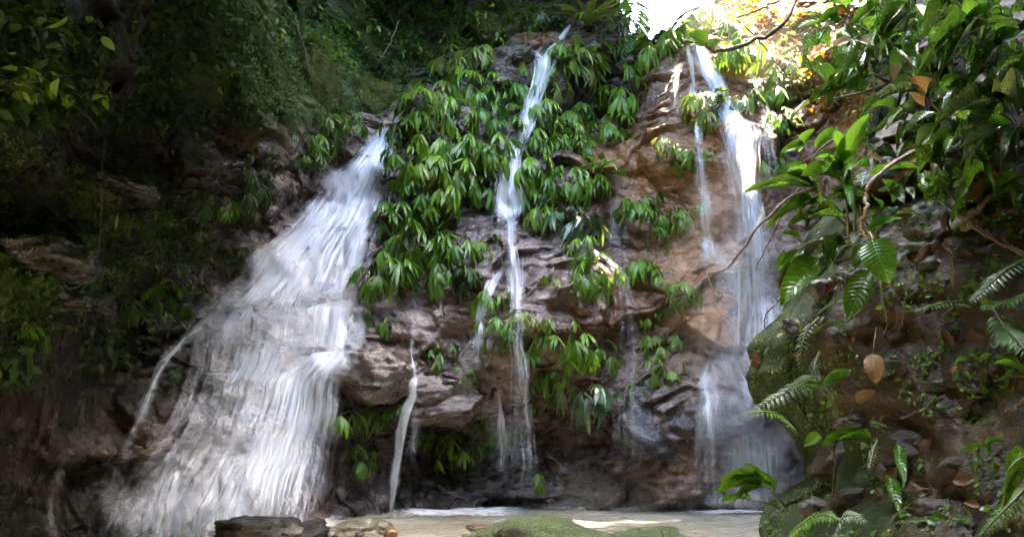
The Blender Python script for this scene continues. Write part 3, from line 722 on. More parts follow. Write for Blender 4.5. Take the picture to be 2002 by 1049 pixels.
R_mossy = RK('mossy_rock', (0.022, 0.022, 0.016), (0.06, 0.06, 0.05), (0.14, 0.14, 0.125), (0, 0, 0), scale=2.2, moss_bias=0.62, moss_col=(0.030, 0.046, 0.009))
R_bulge = RK('dark_grey_wet_rock', (0.018, 0.016, 0.017), (0.055, 0.047, 0.050), (0.17, 0.15, 0.155), (0, 0, 0), scale=1.3, rough=(0.2, 0.5), moss_bias=-0.2)
R_moss3 = RK('thick_mossy_slab', (0.012, 0.012, 0.009), (0.03, 0.029, 0.023), (0.06, 0.055, 0.045), (0, 0, 0), scale=1.0, moss_bias=0.3, moss_amt=0, moss_col=(0.058, 0.072, 0.012), all_moss=0.75)
R_moss2 = RK('dark_mossy_rock', (0.008, 0.008, 0.006), (0.018, 0.018, 0.014), (0.04, 0.038, 0.031), (0, 0, 0), scale=1.0, moss_bias=0.55, moss_col=(0.035, 0.048, 0.012))
R_pale = RK('pale_wet_rock', (0.055, 0.042, 0.036), (0.20, 0.155, 0.125), (0.46, 0.39, 0.32), (0, 0, 0), scale=1.3, rough=(0.2, 0.5), moss_bias=-0.1)
R_pink = RK('pinkish_rock', (0.045, 0.030, 0.027), (0.14, 0.095, 0.08), (0.36, 0.27, 0.23), (0, 0, 0), scale=1.3, rough=(0.2, 0.5), moss_bias=-0.1)
R_brown = RK('brown_rock', (0.04, 0.022, 0.012), (0.13, 0.075, 0.04), (0.30, 0.20, 0.12), (0, 0, 0), scale=1.4, rough=(0.2, 0.5), moss_bias=0.0)
R_tan = RK('tan_stream_stone', (0.05, 0.043, 0.03), (0.12, 0.105, 0.072), (0.22, 0.20, 0.14), (0, 0, 0), scale=2.0, moss_bias=0.15, rough=(0.25, 0.6))
R_orange = RK('orange_stone', (0.10, 0.05, 0.02), (0.24, 0.12, 0.04), (0.36, 0.25, 0.14), (0, 0, 0), scale=3.0, moss_bias=-0.2)
R_red = RK('reddish_rock', (0.05, 0.022, 0.014), (0.16, 0.07, 0.04), (0.38, 0.22, 0.14), (0, 0, 0), scale=1.5, moss_bias=-0.2, rough=(0.2, 0.5))

rock('wet black boulder in the pool at the foot of the broad cascade', 500, 1052, 190, 96, 0.7, 5.4, R_black, 1, sharp=0.9)
rock('low black slab trailing right from the wet black boulder', 600, 1050, 130, 58, 0.6, 5.5, R_black, 2, sharp=0.9, tilt=0.12)
rock('wide moss-topped boulder in the middle of the near pool edge', 1080, 1090, 290, 140, 0.9, 4.2, R_mossy, 3, sharp=0.25)
rock('low mossy boulder hump right of the wide moss-topped boulder', 1240, 1084, 260, 96, 0.8, 4.3, R_mossy, 4, sharp=0.3)
rock('flat tan stone lying in the shallows right of the black slab', 690, 1048, 120, 56, 0.6, 5.7, R_tan, 5, sharp=0.3)
rock('rounded olive stone beside the orange pebble in the shallows', 738, 1030, 52, 28, 0.25, 6.2, R_tan, 6, sharp=0.2)
rock('small orange pebble in the shallow water', 760, 1042, 34, 26, 0.16, 5.9, R_orange, 7, sub=3)
rock('little dark pebble left of the orange pebble', 702, 1046, 18, 16, 0.1, 5.2, R_black, 8, sub=3)
rock('dark brown stone breaking the pool surface left of the mossy boulder', 932, 1034, 48, 18, 0.2, 6.0, R_brown, 9, sub=3)
rock('small brown stone just under the pool surface by the mossy boulder', 915, 1046, 26, 10, 0.14, 5.8, R_brown, 10, sub=3)
rock('long pale ledge rock with the thin trickle at its left end', 868, 800, 165, 70, 0.7, None, R_pale, 11, sharp=0.7, tilt=0.10, strata=1.0)
rock('big flat pale boulder beside the foot of the cascade lobe', 742, 738, 170, 110, 0.8, None, R_pale, 12, sharp=0.6, tilt=-0.12, strata=1.0)
rock('rounded brown rock at the right end of the long pale ledge', 945, 762, 66, 56, 0.5, None, R_brown, 13, sharp=0.4)
rock('angular grey stone wedged above the long pale ledge', 880, 748, 48, 26, 0.3, None, R_pale, 14, sharp=0.9)
rock('small pale stone under the little spill in the middle', 935, 668, 36, 34, 0.3, None, R_pale, 15, sharp=0.5)
rock('small flat pale stone below the other spill stone', 930, 708, 50, 18, 0.3, None, R_pale, 16, sharp=0.7)
rock('huge pinkish rock face left of the middle stream', 880, 640, 190, 120, 0.7, None, R_pink, 17, sharp=0.7, tilt=0.25, strata=1.0, embed=0.75)
rock('pinkish block under the middle ledge spill', 1060, 560, 130, 70, 0.6, None, R_pink, 18, sharp=0.8, tilt=-0.15, embed=0.6)
rock('reddish brown bulge right of the hanging leaf row', 1150, 620, 90, 90, 0.6, None, R_red, 19, sharp=0.7, embed=0.5)
rock('dark flat stone slab above the long pale ledge', 850, 726, 60, 28, 0.4, None, R_pink, 20, sharp=0.7)
rock('reddish brown overhang rock below the hanging leaf row', 1110, 735, 160, 60, 0.6, None, R_red, 21, sharp=0.5, embed=0.55)
rock('brown boulder splitting the main fall at the right', 1492, 285, 50, 90, 0.5, None, R_brown, 22, sharp=0.5, embed=0.1)
rock('dark wet bulge at the foot of the clay wall', 1290, 850, 170, 170, 0.8, None, R_bulge, 23, sharp=0.4, embed=0.75)
rock('orange brown rock heap at the waterline left of the main fall', 1330, 945, 150, 90, 0.6, None, R_red, 24, sharp=0.9, embed=0.6, tilt=0.35)
rock('broad flat stone at the brink beside the narrow chute', 1010, 122, 110, 52, 0.8, None, R_tan, 25, sharp=0.6, embed=0.3)
rock('mossy overhanging slab that roofs the black hollow', 1170, 118, 130, 48, 1.0, None, R_tan, 26, sharp=0.6, embed=0.2, tilt=-0.08)
rock('pale brown shelf over the black hollow on its right', 1225, 138, 60, 30, 0.7, None, R_pink, 27, sharp=0.7, embed=0.1)
rock('rounded mossy boulder high on the slope among yellow leaves', 955, 68, 70, 100, 0.8, None, R_moss3, 28, sharp=0.2, embed=0.2, tilt=0.3)
rock('mossy brown boulder left of the tall palm-like clump', 1075, 50, 80, 70, 0.8, None, R_moss2, 29, sharp=0.3, embed=0.2)
rock('dark dome rock on the skyline left of the main fall lip', 1300, 92, 70, 50, 0.7, None, R_black, 30, sharp=0.3, embed=0.1)
rock('flat mossy ledge boulder at the left edge', 75, 520, 230, 110, 1.0, None, R_moss2, 31, sharp=0.5, embed=0.3)
rock('long dim ledge rock hanging out of the dark left wall', 225, 372, 180, 60, 0.8, None, R_moss2, 32, sharp=0.7, embed=0.3, tilt=-0.2)
rock('dim angular boulder under the flat mossy ledge', 120, 590, 160, 70, 0.7, None, R_moss2, 33, sharp=0.8, embed=0.4)
rock('pale rock lip the broad cascade pours from', 715, 245, 90, 40, 0.6, None, R_pale, 34, sharp=0.7, embed=0.4, tilt=-0.1)
rock('tilted mossy slab beside the cascade lip', 715, 195, 110, 120, 0.7, None, R_moss3, 35, sharp=0.3, embed=0.5, tilt=0.5)
rock('tall leaning mossy slab in the upper left', 610, 165, 110, 190, 0.7, None, R_moss3, 36, sharp=0.35, embed=0.6, tilt=0.45)
rock('rugged brown ledge rock at the lower left of the cascade', 290, 880, 150, 50, 0.6, None, R_pink, 37, sharp=0.8, embed=0.5, tilt=0.2)
rock('small rounded rock beneath the dim angular boulder', 195, 600, 70, 60, 0.5, None, R_moss2, 38, sharp=0.4, embed=0.3)

_RV, _RF = join(ROCK_T)
rock_bvh = BVHTree.FromPolygons([Vector(v) for v in _RV], [tuple(f) for f in _RF])
def hit_all(px, py):
    """wall or single rock, whichever the sight line meets first"""
    px = np.atleast_1d(np.asarray(px, float)).ravel(); py = np.atleast_1d(np.asarray(py, float)).ravel()
    r = hit(px, py); D = pix_dir(px, py); h = np.hypot(D[:, 0], D[:, 1]); o = Vector(CAM)
    for i in range(len(px)):
        q = rock_bvh.ray_cast(o, Vector(D[i]).normalized(), 20.0)
        if q[0] is not None:
            rr = math.hypot(q[0].x, q[0].y)
            if rr > 6.3 and rr < r[i]: r[i] = rr
    return r
def mesh_scatter(ob, n, mat, size, seed, name, label, upmin=0.25, shape=(0.28, 0.6), out=1.0, test=None):
    r = np.random.default_rng(seed); me = ob.data; L = Vector(ob.location); P, D, N, S = [], [], [], []
    ar = np.array([f.area for f in me.polygons]); idx = r.choice(len(ar), n, p=ar/ar.sum())
    for i in idx:
        f = me.polygons[i]; nn = f.normal
        if nn.z < upmin: continue
        w = r.dirichlet((1, 1, 1)); q = sum((me.vertices[v].co*w[k] for k, v in enumerate(f.vertices)), Vector()) + L
        if test and not test(q): continue
        d = Vector(r.normal(size=3)); d = d-nn*d.dot(nn)+nn*out*r.uniform(0.1, 1)
        P.append(q); D.append(d); N.append(nn+Vector(r.normal(size=3))*0.4); S.append(r.uniform(*size))
    return leaf_scatter(name, np.array(P), np.array(D), np.array(N), np.array(S), mat, label, shape=shape)
M_mossleaf = leaf_material('moss_tuft', (0.035, 0.075, 0.012), (0.075, 0.125, 0.022), 0.25, 0.6)
mt = lambda q: vnoise(np.array([q.x*5]), np.array([q.y*5]), np.array([q.z*5]), 3)[0] > -0.12
mesh_scatter(bpy.data.objects['rock.002'], 14000, M_mossleaf, (0.006, 0.016), 3, 'moss', 'moss on the wide boulder in the near pool', 0.2, test=mt)
mesh_scatter(bpy.data.objects['rock.003'], 9000, M_mossleaf, (0.006, 0.016), 4, 'moss', 'moss on the low hump right of the wide boulder', 0.2, test=mt)
M_mossy = leaf_material('yellowish_moss_tuft', (0.055, 0.075, 0.012), (0.095, 0.115, 0.02), 0.2, 0.7, spec=0.2)
for k_, nm_ in (('rock.034', 'moss on the tilted slab beside the cascade lip'), ('rock.035', 'moss on the tall leaning slab'), ('rock.027', 'moss on the rounded boulder among the yellow leaves')):
    mesh_scatter(bpy.data.objects[k_], 7000, M_mossy, (0.02, 0.05), 6, 'moss', nm_, -0.4, out=0.8)

# ---------------------------------------------------------------- falling water
M_fall = water_material('cascade_water', 24.0, 0.42, 0.32, 0.86, (0.80, 0.86, 0.98), 0.92)
M_thin = water_material('thin_fall_water', 48.0, 0.6, 0.36, 0.80, (0.92, 0.91, 0.90), 0.9)
M_strand = water_material('fine_water_strand', tint=(0.84, 0.89, 0.98), maxa=0.6, plain=True)
M_veil = water_material('fine_veil_water', 36.0, 0.55, 0.28, 0.80, (0.92, 0.90, 0.88), 0.62)

def stream(rows, name, parent, mat, off=0.05, wide=None, nu=None, seed=0, fall=0.16, dv=4.0, ufade=0.42, strands=0, sw=(0.004, 0.010), sdens=0.58, bulge=0.05, vwob=3.0):
    """water sheet that runs down the wall between two edges; rows: (py, left px, right px, density)"""
    R = np.random.default_rng(seed)
    rows = np.array(rows, float)
    wide = wide if wide is not None else (1.7 if mat is M_thin else 1.12)
    mid_, hw_ = (rows[:, 1]+rows[:, 2])/2, (rows[:, 2]-rows[:, 1])/2*wide; rows[:, 1], rows[:, 2] = mid_-hw_, mid_+hw_
    seg = np.concatenate([[0], np.cumsum(np.hypot(np.diff(rows[:, 0]), np.diff((rows[:, 1]+rows[:, 2])/2)))])
    n = max(6, int(seg[-1]/dv)); s = np.linspace(0, seg[-1], n)
    py = np.interp(s, seg, rows[:, 0]); L = np.interp(s, seg, rows[:, 1]); Rt = np.interp(s, seg, rows[:, 2]); dn = np.interp(s, seg, rows[:, 3])
    L = L + vwob*vnoise(s*0.03, s*0, s*0+seed, 3); Rt = Rt + vwob*vnoise(s*0.03, s*0+7, s*0+seed, 4)
    wmax = np.max(Rt-L)
    nu = nu or int(np.clip(wmax/3.5, 5, 90))
    u = np.linspace(0, 1, nu)
    PX = L[:, None] + (Rt-L)[:, None]*u[None]; PY = np.repeat(py[:, None], nu, 1)
    r = hit_all(PX, PY).reshape(PX.shape)
    if mat is M_thin and wmax < 75:
        rc = r[:, nu//2:nu//2+1]; r = np.repeat(np.minimum(rc, np.median(r, 1, keepdims=True)), nu, 1)
    raw = r.copy()
    P = pix_at(PX, PY, r)
    # falling water keeps clear of hollows
    for i in range(1, n):
        dz = abs(P[i-1, :, 2]-P[i, :, 2]).clip(0.002, 0.2)
        r[i] = np.minimum(r[i], r[i-1] + fall*dz)
        r[i] = np.maximum(r[i], r[i-1]-0.16)
    k = np.hanning(37)[1:-1]; k /= k.sum()
    rp = np.pad(r, ((17, 17), (0, 0)), 'edge'); r = np.minimum(r+0.10, sum(k[j]*rp[j:j+n] for j in range(35)))
    if nu > 5:
        rp = np.pad(r, ((0, 0), (2, 2)), 'edge'); r = (rp[:, :-4]+2*rp[:, 1:-3]+3*rp[:, 2:-2]+2*rp[:, 3:-1]+rp[:, 4:])/9
    r = r - off - bulge*np.abs(fbm(PX*0.02, PY*0.012, PX*0+seed, 3, 9))
    P = pix_at(PX, PY, r)
    P[..., 2] = np.maximum(P[..., 2], 0.054)
    uu = np.concatenate([np.zeros((n, 1)), np.cumsum(np.linalg.norm(np.diff(P, axis=1), axis=2), 1)], 1)
    uu = (uu-uu[:, nu//2:nu//2+1])
    vv = np.concatenate([np.zeros((1, nu)), np.cumsum(np.linalg.norm(np.diff(P, axis=0), axis=2), 0)], 0)
    wl_ = (uu[:, -1:]-uu[:, :1]); uq = (u[None]-0.5)*np.median(wl_) if len(rows) else uu
    # brighter where the water shoots over an edge, thinner on the flats between
    slope = np.gradient(raw, axis=0); lip = np.clip(-np.gradient(slope, axis=0)*3.0, -0.12, 0.3); lip = sum(np.roll(lip, q_, 0) for q_ in (0, 1, 2, 3))/4
    edge = np.clip(np.minimum(u, 1-u)/ufade, 0, 1)[None]
    edge = np.clip(edge + 0.5*vnoise(PX*0.02, PY*0.02, PX*0+seed, 21)*(edge < 1), 0, 1)
    dens = dn[:, None]*(0.15+0.85*edge) + (0.34 if wmax > 150 else 0.14)*fbm(PX*0.013, PY*0.011, PX*0+seed, 3, 31)*dn[:, None] + lip*dn[:, None]
    dens = np.clip(dens*np.clip(edge*3, 0, 1), 0, 1)*np.clip((s+4)/22, 0, 1)[:, None]**0.7*np.clip((seg[-1]-s+6)/26, 0, 1)[:, None]**0.5
    uv = np.stack([uq + 0*vv + seed*3.7, vv], -1)
    me = mesh_from(name, P.reshape(-1, 3), grid_faces(n, nu), mat, uv=uv.reshape(-1, 2), attrs={'dens': dens.ravel()})
    ob = link(name, me, parent)
    if strands:
        Vs, Fs, Us, Ds, nv = [], [], [], [], 0
        for q in range(strands):
            c = R.uniform(0.03, 0.97); i0 = int(R.uniform(0, 0.8)*n); ln = int(R.uniform(0.2, 0.7)*n); i1 = min(n, i0+ln)
            if i1-i0 < 5: continue
            idx = np.arange(i0, i1); cc = np.clip(c + 0.025*vnoise(idx*0.06+q, idx*0, idx*0, 5+seed)*min(1, 60/wmax*2), 0, 1)*(nu-1)
            a = np.floor(cc).astype(int).clip(0, nu-2); f = (cc-a)[:, None]
            p = P[idx, a]*(1-f) + P[idx, a+1]*f
            dd = dens[idx, a]
            to = CAM-p; to /= np.linalg.norm(to, axis=1, keepdims=True)
            p = p + to*R.uniform(0.01, 0.05)
            T = np.gradient(p, axis=0); X = np.cross(T, to); X /= np.linalg.norm(X, axis=1, keepdims=True)+1e-9
            w = R.uniform(*sw)*np.sin(np.linspace(0.25, math.pi-0.15, len(idx)))**0.6
            Z = np.cross(X, T); Z /= np.linalg.norm(Z, axis=1, keepdims=True)+1e-9
            for sg, off_ in ((-1, 0), (0, 0.6), (1, 0)):
                Vs.append(p + X*(w*sg)[:, None] + to*(w*off_)[:, None])
            m_ = len(idx)
            for b_ in (0, 1):
                Fs.append(np.stack([nv+b_*m_+np.arange(m_-1), nv+b_*m_+np.arange(1, m_), nv+(b_+1)*m_+np.arange(1, m_), nv+(b_+1)*m_+np.arange(m_-1)], -1))
            Us += [np.stack([np.full(m_, c*3+q*0.37+o_*0.01), vv[idx, a]], -1) for o_ in (0, 1, 2)]
            fade = np.sin(np.linspace(0.05, math.pi, m_))**0.7
            Ds += [np.clip(sdens*fade*(0.4+dd), 0, 1)*e_ for e_ in (0.35, 1.0, 0.35)]
            nv += 3*m_
        if Vs:
            so = link('water_strand', mesh_from('water_strand', np.vstack(Vs), np.vstack(Fs), M_strand, uv=np.vstack(Us), attrs={'dens': np.concatenate(Ds)}), parent, kind='stuff')
    return ob, P

def fall_thing(label, px, py, group=None):
    r = hit(px, py)[0]; e = link('waterfall', None, label=label, cat='waterfall', group=group)
    return e

# the broad cascade on the left
w1 = fall_thing('broad white cascade fanning out down the dark stepped rock on the left', 590, 620)
rowsA = [(250,745,778,1),(268,728,775,1),(300,698,764,1),(350,640,766,.94),(400,598,760,.86),(450,560,738,.76),(500,500,728,.66),(550,462,716,.58),(600,395,712,.47),(650,392,702,.42),(700,383,692,.42),(750,368,652,.42),(800,345,650,.42),(850,322,642,.42),(900,280,634,.43),(950,240,622,.45),(1000,212,604,.47),(1049,196,590,.5),(1085,190,580,.5)]
stream(rowsA, 'water_veil', w1, M_fall, 0.10, seed=1, strands=420, sw=(0.002, 0.008), bulge=0.07)
rowsB = [(r_[0], r_[1]+(r_[2]-r_[1])*0.12, r_[2]-(r_[2]-r_[1])*0.10, r_[3]*0.45) for r_ in rowsA]
stream(rowsB, 'water_veil', w1, M_fall, 0.16, seed=2, strands=220, sw=(0.002, 0.006), bulge=0.10)
stream([(252,740,778,1),(300,700,752,1),(350,655,720,1),(400,610,690,.95),(450,575,650,.9),(500,525,612,.8),(560,480,560,.7),(620,430,520,.55),(680,410,480,.5)], 'bright_chute', w1, M_fall, 0.09, seed=3, strands=40, bulge=0.05)
stream([(684,655,705,.95),(690,600,690,1),(705,570,680,.95),(730,545,660,.9),(760,530,655,.85),(800,520,650,.78),(850,500,640,.72),(900,475,632,.7),(950,455,620,.68),(1010,440,604,.68),(1049,430,595,.6)], 'rounded_lobe', w1, M_fall, 0.10, seed=4, strands=110, sw=(0.004, 0.012), bulge=0.04)
stream([(590,600,718,.8),(600,560,715,.85),(640,545,708,.7),(690,540,700,.6)], 'ledge_spill', w1, M_fall, 0.10, seed=5, strands=30)
stream([(606,395,450,.6),(622,374,432,.55),(650,350,390,.5),(700,308,338,.5),(740,288,320,.48),(790,266,296,.45),(835,246,278,.40),(870,230,268,.34),(930,206,250,.32),(980,197,238,.3),(1049,186,228,.28)], 'side_stream', w1, M_fall, 0.05, seed=6, strands=26, sw=(0.002, 0.004))
stream([(850,330,440,.45),(880,320,425,.5),(930,262,420,.46),(980,230,420,.44),(1049,205,430,.46)], 'foot_spill', w1, M_fall, 0.11, seed=7, strands=60)

w2 = fall_thing('faint thin trickle over the dark rock at the far left foot', 105, 970)
stream([(895,118,136,.2),(930,100,128,.34),(965,90,120,.34),(1010,82,112,.3),(1049,76,110,.28)], 'water_veil', w2, M_fall, 0.05, seed=8, strands=10, sw=(0.002, 0.004))

w3 = fall_thing('narrow white chute slanting down between the leaf clumps in the middle', 1040, 200)
stream([(44,1112,1124,.95),(62,1098,1114,1),(80,1080,1104,1),(95,1062,1094,.95),(112,1052,1082,.95),(150,1050,1072,.9),(185,1040,1058,.95),(215,1025,1047,.9),(240,1008,1036,.9),(270,992,1024,.85),(300,984,1016,.8),(340,974,1012,.72),(380,968,1014,.7),(415,966,1012,.66),(432,968,1014,.5)], 'water_veil', w3, M_thin, 0.26, seed=11, strands=50, sw=(0.003, 0.008), fall=0.10)
stream([(96,1046,1066,.7),(100,1030,1064,.6),(112,1046,1070,.7),(150,1050,1064,.5)], 'side_spill', w3, M_thin, 0.22, seed=12)
stream([(196,1046,1062,.7),(212,1040,1066,.55),(240,1042,1064,.35),(262,1044,1060,.2)], 'side_spill', w3, M_thin, 0.22, seed=13, strands=12)

w4 = fall_thing('white water spilling over the pinkish ledge below the narrow chute', 1000, 500)
stream([(405,976,1006,.7),(424,978,1006,.9),(436,978,1016,.85),(470,976,1018,.7),(500,978,1026,.66),(530,990,1022,.75),(560,1000,1022,.8),(620,1004,1020,.7),(680,1004,1022,.66),(730,1004,1030,.5),(770,1004,1032,.38),(830,1004,1038,.28),(900,1006,1040,.22),(970,1004,1040,.16)], 'water_veil', w4, M_thin, 0.20, seed=14, strands=40, sw=(0.003, 0.007), fall=0.08)
stream([(432,950,990,.55),(440,940,985,.5)], 'side_spill', w4, M_thin, 0.14, seed=15)
stream([(520,975,990,.6),(550,955,970,.75),(580,942,956,.8),(620,934,944,.7),(655,930,942,.6),(668,918,948,.7),(690,912,950,.5),(706,908,950,.55),(730,918,940,.25)], 'side_stream', w4, M_thin, 0.14, seed=16, strands=16, sw=(0.003, 0.006))

w5 = fall_thing('thin trickle dropping over the pale ledge to the left pool edge', 780, 850)
stream([(618,803,812,.45),(660,802,812,.4),(700,802,812,.7),(740,800,814,.75),(775,799,812,.66),(800,786,802,.6),(830,777,794,.58),(870,772,788,.55),(930,764,780,.58),(1000,757,773,.55),(1012,755,775,.55)], 'water_veil', w5, M_thin, 0.06, seed=17, wide=1.3, strands=20, sw=(0.003, 0.006), fall=0.07)
stream([(790,812,822,.5),(830,806,822,.4),(900,800,820,.25)], 'side_spill', w5, M_thin, 0.06, seed=18, strands=5)

w6 = fall_thing('several hair-thin drips under the rounded brown rock in the middle', 980, 840)
stream([(745,966,976,.55),(800,968,984,.66),(806,958,992,.6),(850,962,998,.45),(930,964,1000,.3)], 'water_veil', w6, M_thin, 0.06, seed=19, strands=14, sw=(0.003, 0.005), fall=0.05)

w7 = fall_thing('brilliant white main fall leaping from the lip at the top right', 1430, 260)
stream([(82,1338,1384,1),(95,1338,1390,1),(115,1352,1396,1),(150,1376,1412,1),(190,1394,1428,1),(225,1404,1440,1),(245,1408,1480,1),(265,1412,1486,1),(300,1424,1484,1),(340,1436,1482,1),(375,1446,1486,.95),(410,1450,1496,.8),(460,1448,1510,.66),(520,1440,1525,.5)], 'water_veil', w7, M_fall, 0.10, seed=21, strands=90, sw=(0.004, 0.010), fall=0.10)
stream([(84,1340,1384,1),(120,1354,1394,1),(190,1396,1426,1),(240,1410,1460,1),(262,1414,1484,1),(330,1434,1482,1),(380,1450,1488,.8)], 'bright_chute', w7, M_fall, 0.17, seed=22, fall=0.10)
stream([(285,1390,1450,.5),(320,1390,1470,.62),(380,1392,1500,.66),(440,1388,1515,.66),(500,1384,1530,.6),(560,1380,1540,.55),(640,1372,1550,.5),(720,1370,1560,.4)], 'fine_veil', w7, M_veil, 0.16, seed=23, strands=40, sw=(0.002, 0.005), fall=0.07)
stream([(690,1375,1470,.5),(715,1368,1500,.62),(740,1370,1525,.6),(800,1372,1550,.55),(880,1372,1575,.52),(990,1370,1580,.55)], 'lower_veil', w7, M_veil, 0.12, seed=24, strands=60, sw=(0.003, 0.007), fall=0.08)
stream([(700,1385,1405,.3),(740,1372,1394,.5),(800,1376,1394,.5),(880,1382,1398,.45),(990,1382,1406,.35)], 'side_stream', w7, M_thin, 0.08, seed=25, strands=14, sw=(0.003, 0.006))

w8 = fall_thing('pair of slender white strands on the clay wall left of the main fall', 1350, 220)
stream([(90,1340,1352,.95),(130,1346,1360,.9),(180,1350,1364,.85),(240,1354,1370,.72),(300,1360,1374,.6),(380,1366,1382,.5),(460,1374,1394,.5),(520,1378,1398,.3)], 'water_strand', w8, M_thin, 0.16, seed=26, strands=16, sw=(0.002, 0.006))
stream([(118,1330,1344,.6),(130,1318,1334,.8),(160,1316,1328,.75),(200,1314,1326,.5),(230,1310,1326,.3)], 'water_strand', w8, M_thin, 0.12, seed=27, strands=8, sw=(0.002, 0.005))
stream([(256,1290,1310,.5),(270,1292,1304,.5),(330,1294,1302,.2)], 'water_strand', w8, M_thin, 0.12, seed=28)

w9 = fall_thing('faint thin fall among hanging leaves just right of the main fall', 1480, 180)
stream([(58,1428,1440,.6),(95,1438,1448,.6),(130,1450,1466,.5),(160,1468,1484,.6),(200,1480,1494,.5),(240,1488,1502,.35),(300,1496,1512,.3),(400,1504,1528,.25)], 'water_veil', w9, M_thin, 0.06, seed=29, strands=10, sw=(0.002, 0.005))

w10 = fall_thing('fine arc of spray leaping off the ledge in front of the dark recess', 1200, 530)
stream([(474,1128,1142,.4),(488,1150,1166,.45),(505,1176,1194,.5),(522,1196,1214,.48),(545,1210,1230,.34),(600,1212,1245,.2),(700,1206,1258,.16),(800,1196,1262,.13),(930,1186,1268,.11)], 'water_veil', w10, M_veil, 0.25, seed=30, strands=24, sw=(0.002, 0.004), fall=0.03)

w11 = fall_thing('faint threads of water dripping past the brown recess below the bromeliad', 1200, 420)
stream([(330,1195,1222,.16),(400,1190,1226,.2),(480,1186,1226,.2),(570,1180,1230,.12)], 'water_veil', w11, M_veil, 0.15, seed=31, strands=14, sw=(0.002, 0.004), fall=0.03)

# foam where the falls strike the pool
m, nt, out = new_mat('pool_foam'); M_foam = m
uvn = nd(nt, 'ShaderNodeTexCoord'); at = nd(nt, 'ShaderNodeAttribute', attribute_name='dens')
fn = noise(nt, mapping(nt, uvn.outputs['Object'], (1, 1.6, 1)), 9, 5, 0.7, 0.5)
al = ramp(nt, mth(nt, 'ADD', mth(nt, 'MULTIPLY', fn, 0.7), mth(nt, 'MULTIPLY', at.outputs['Fac'], 0.55)), [(0.45, 0.0), (0.85, 0.95)])
df = nd(nt, 'ShaderNodeBsdfDiffuse'); df.inputs[0].default_value = (0.82, 0.80, 0.76, 1); tr = nd(nt, 'ShaderNodeBsdfTransparent')
mx = nd(nt, 'ShaderNodeMixShader'); nt.links.new(al, mx.inputs[0]); nt.links.new(tr.outputs[0], mx.inputs[1]); nt.links.new(df.outputs[0], mx.inputs[2]); nt.links.new(mx.outputs[0], out.inputs[0])
def foam(px0, px1, py0, py1, dn, seed):
    a = np.linspace(0, 1, 50); b_ = np.linspace(0, 1, 14); A_, B_ = np.meshgrid(a, b_)
    pa = pix_dir(px0+(px1-px0)*A_, py0+(py1-py0)*B_); t = (0.075-CAM[2])/pa[..., 2]
    P = CAM + pa*t[..., None]; P[..., 2] = 0.075+0.012*fbm(P[..., 0]*4, P[..., 1]*4, P[..., 0]*0, 3, seed)
    d = dn*np.clip(np.minimum(A_, 1-A_)/0.25, 0, 1)*np.clip(np.minimum(B_, 1-B_)/0.35, 0, 1)
    link('pool_foam', mesh_from('pool_foam', P.reshape(-1, 3), grid_faces(14, 50), M_foam, attrs={'dens': d.ravel()}), kind='stuff')
foam(740, 1050, 984, 1010, 0.55, 1); foam(1000, 1380, 982, 998, 0.35, 2); foam(1320, 1590, 982, 1006, 0.75, 3); foam(330, 680, 985, 1050, 1.0, 4)

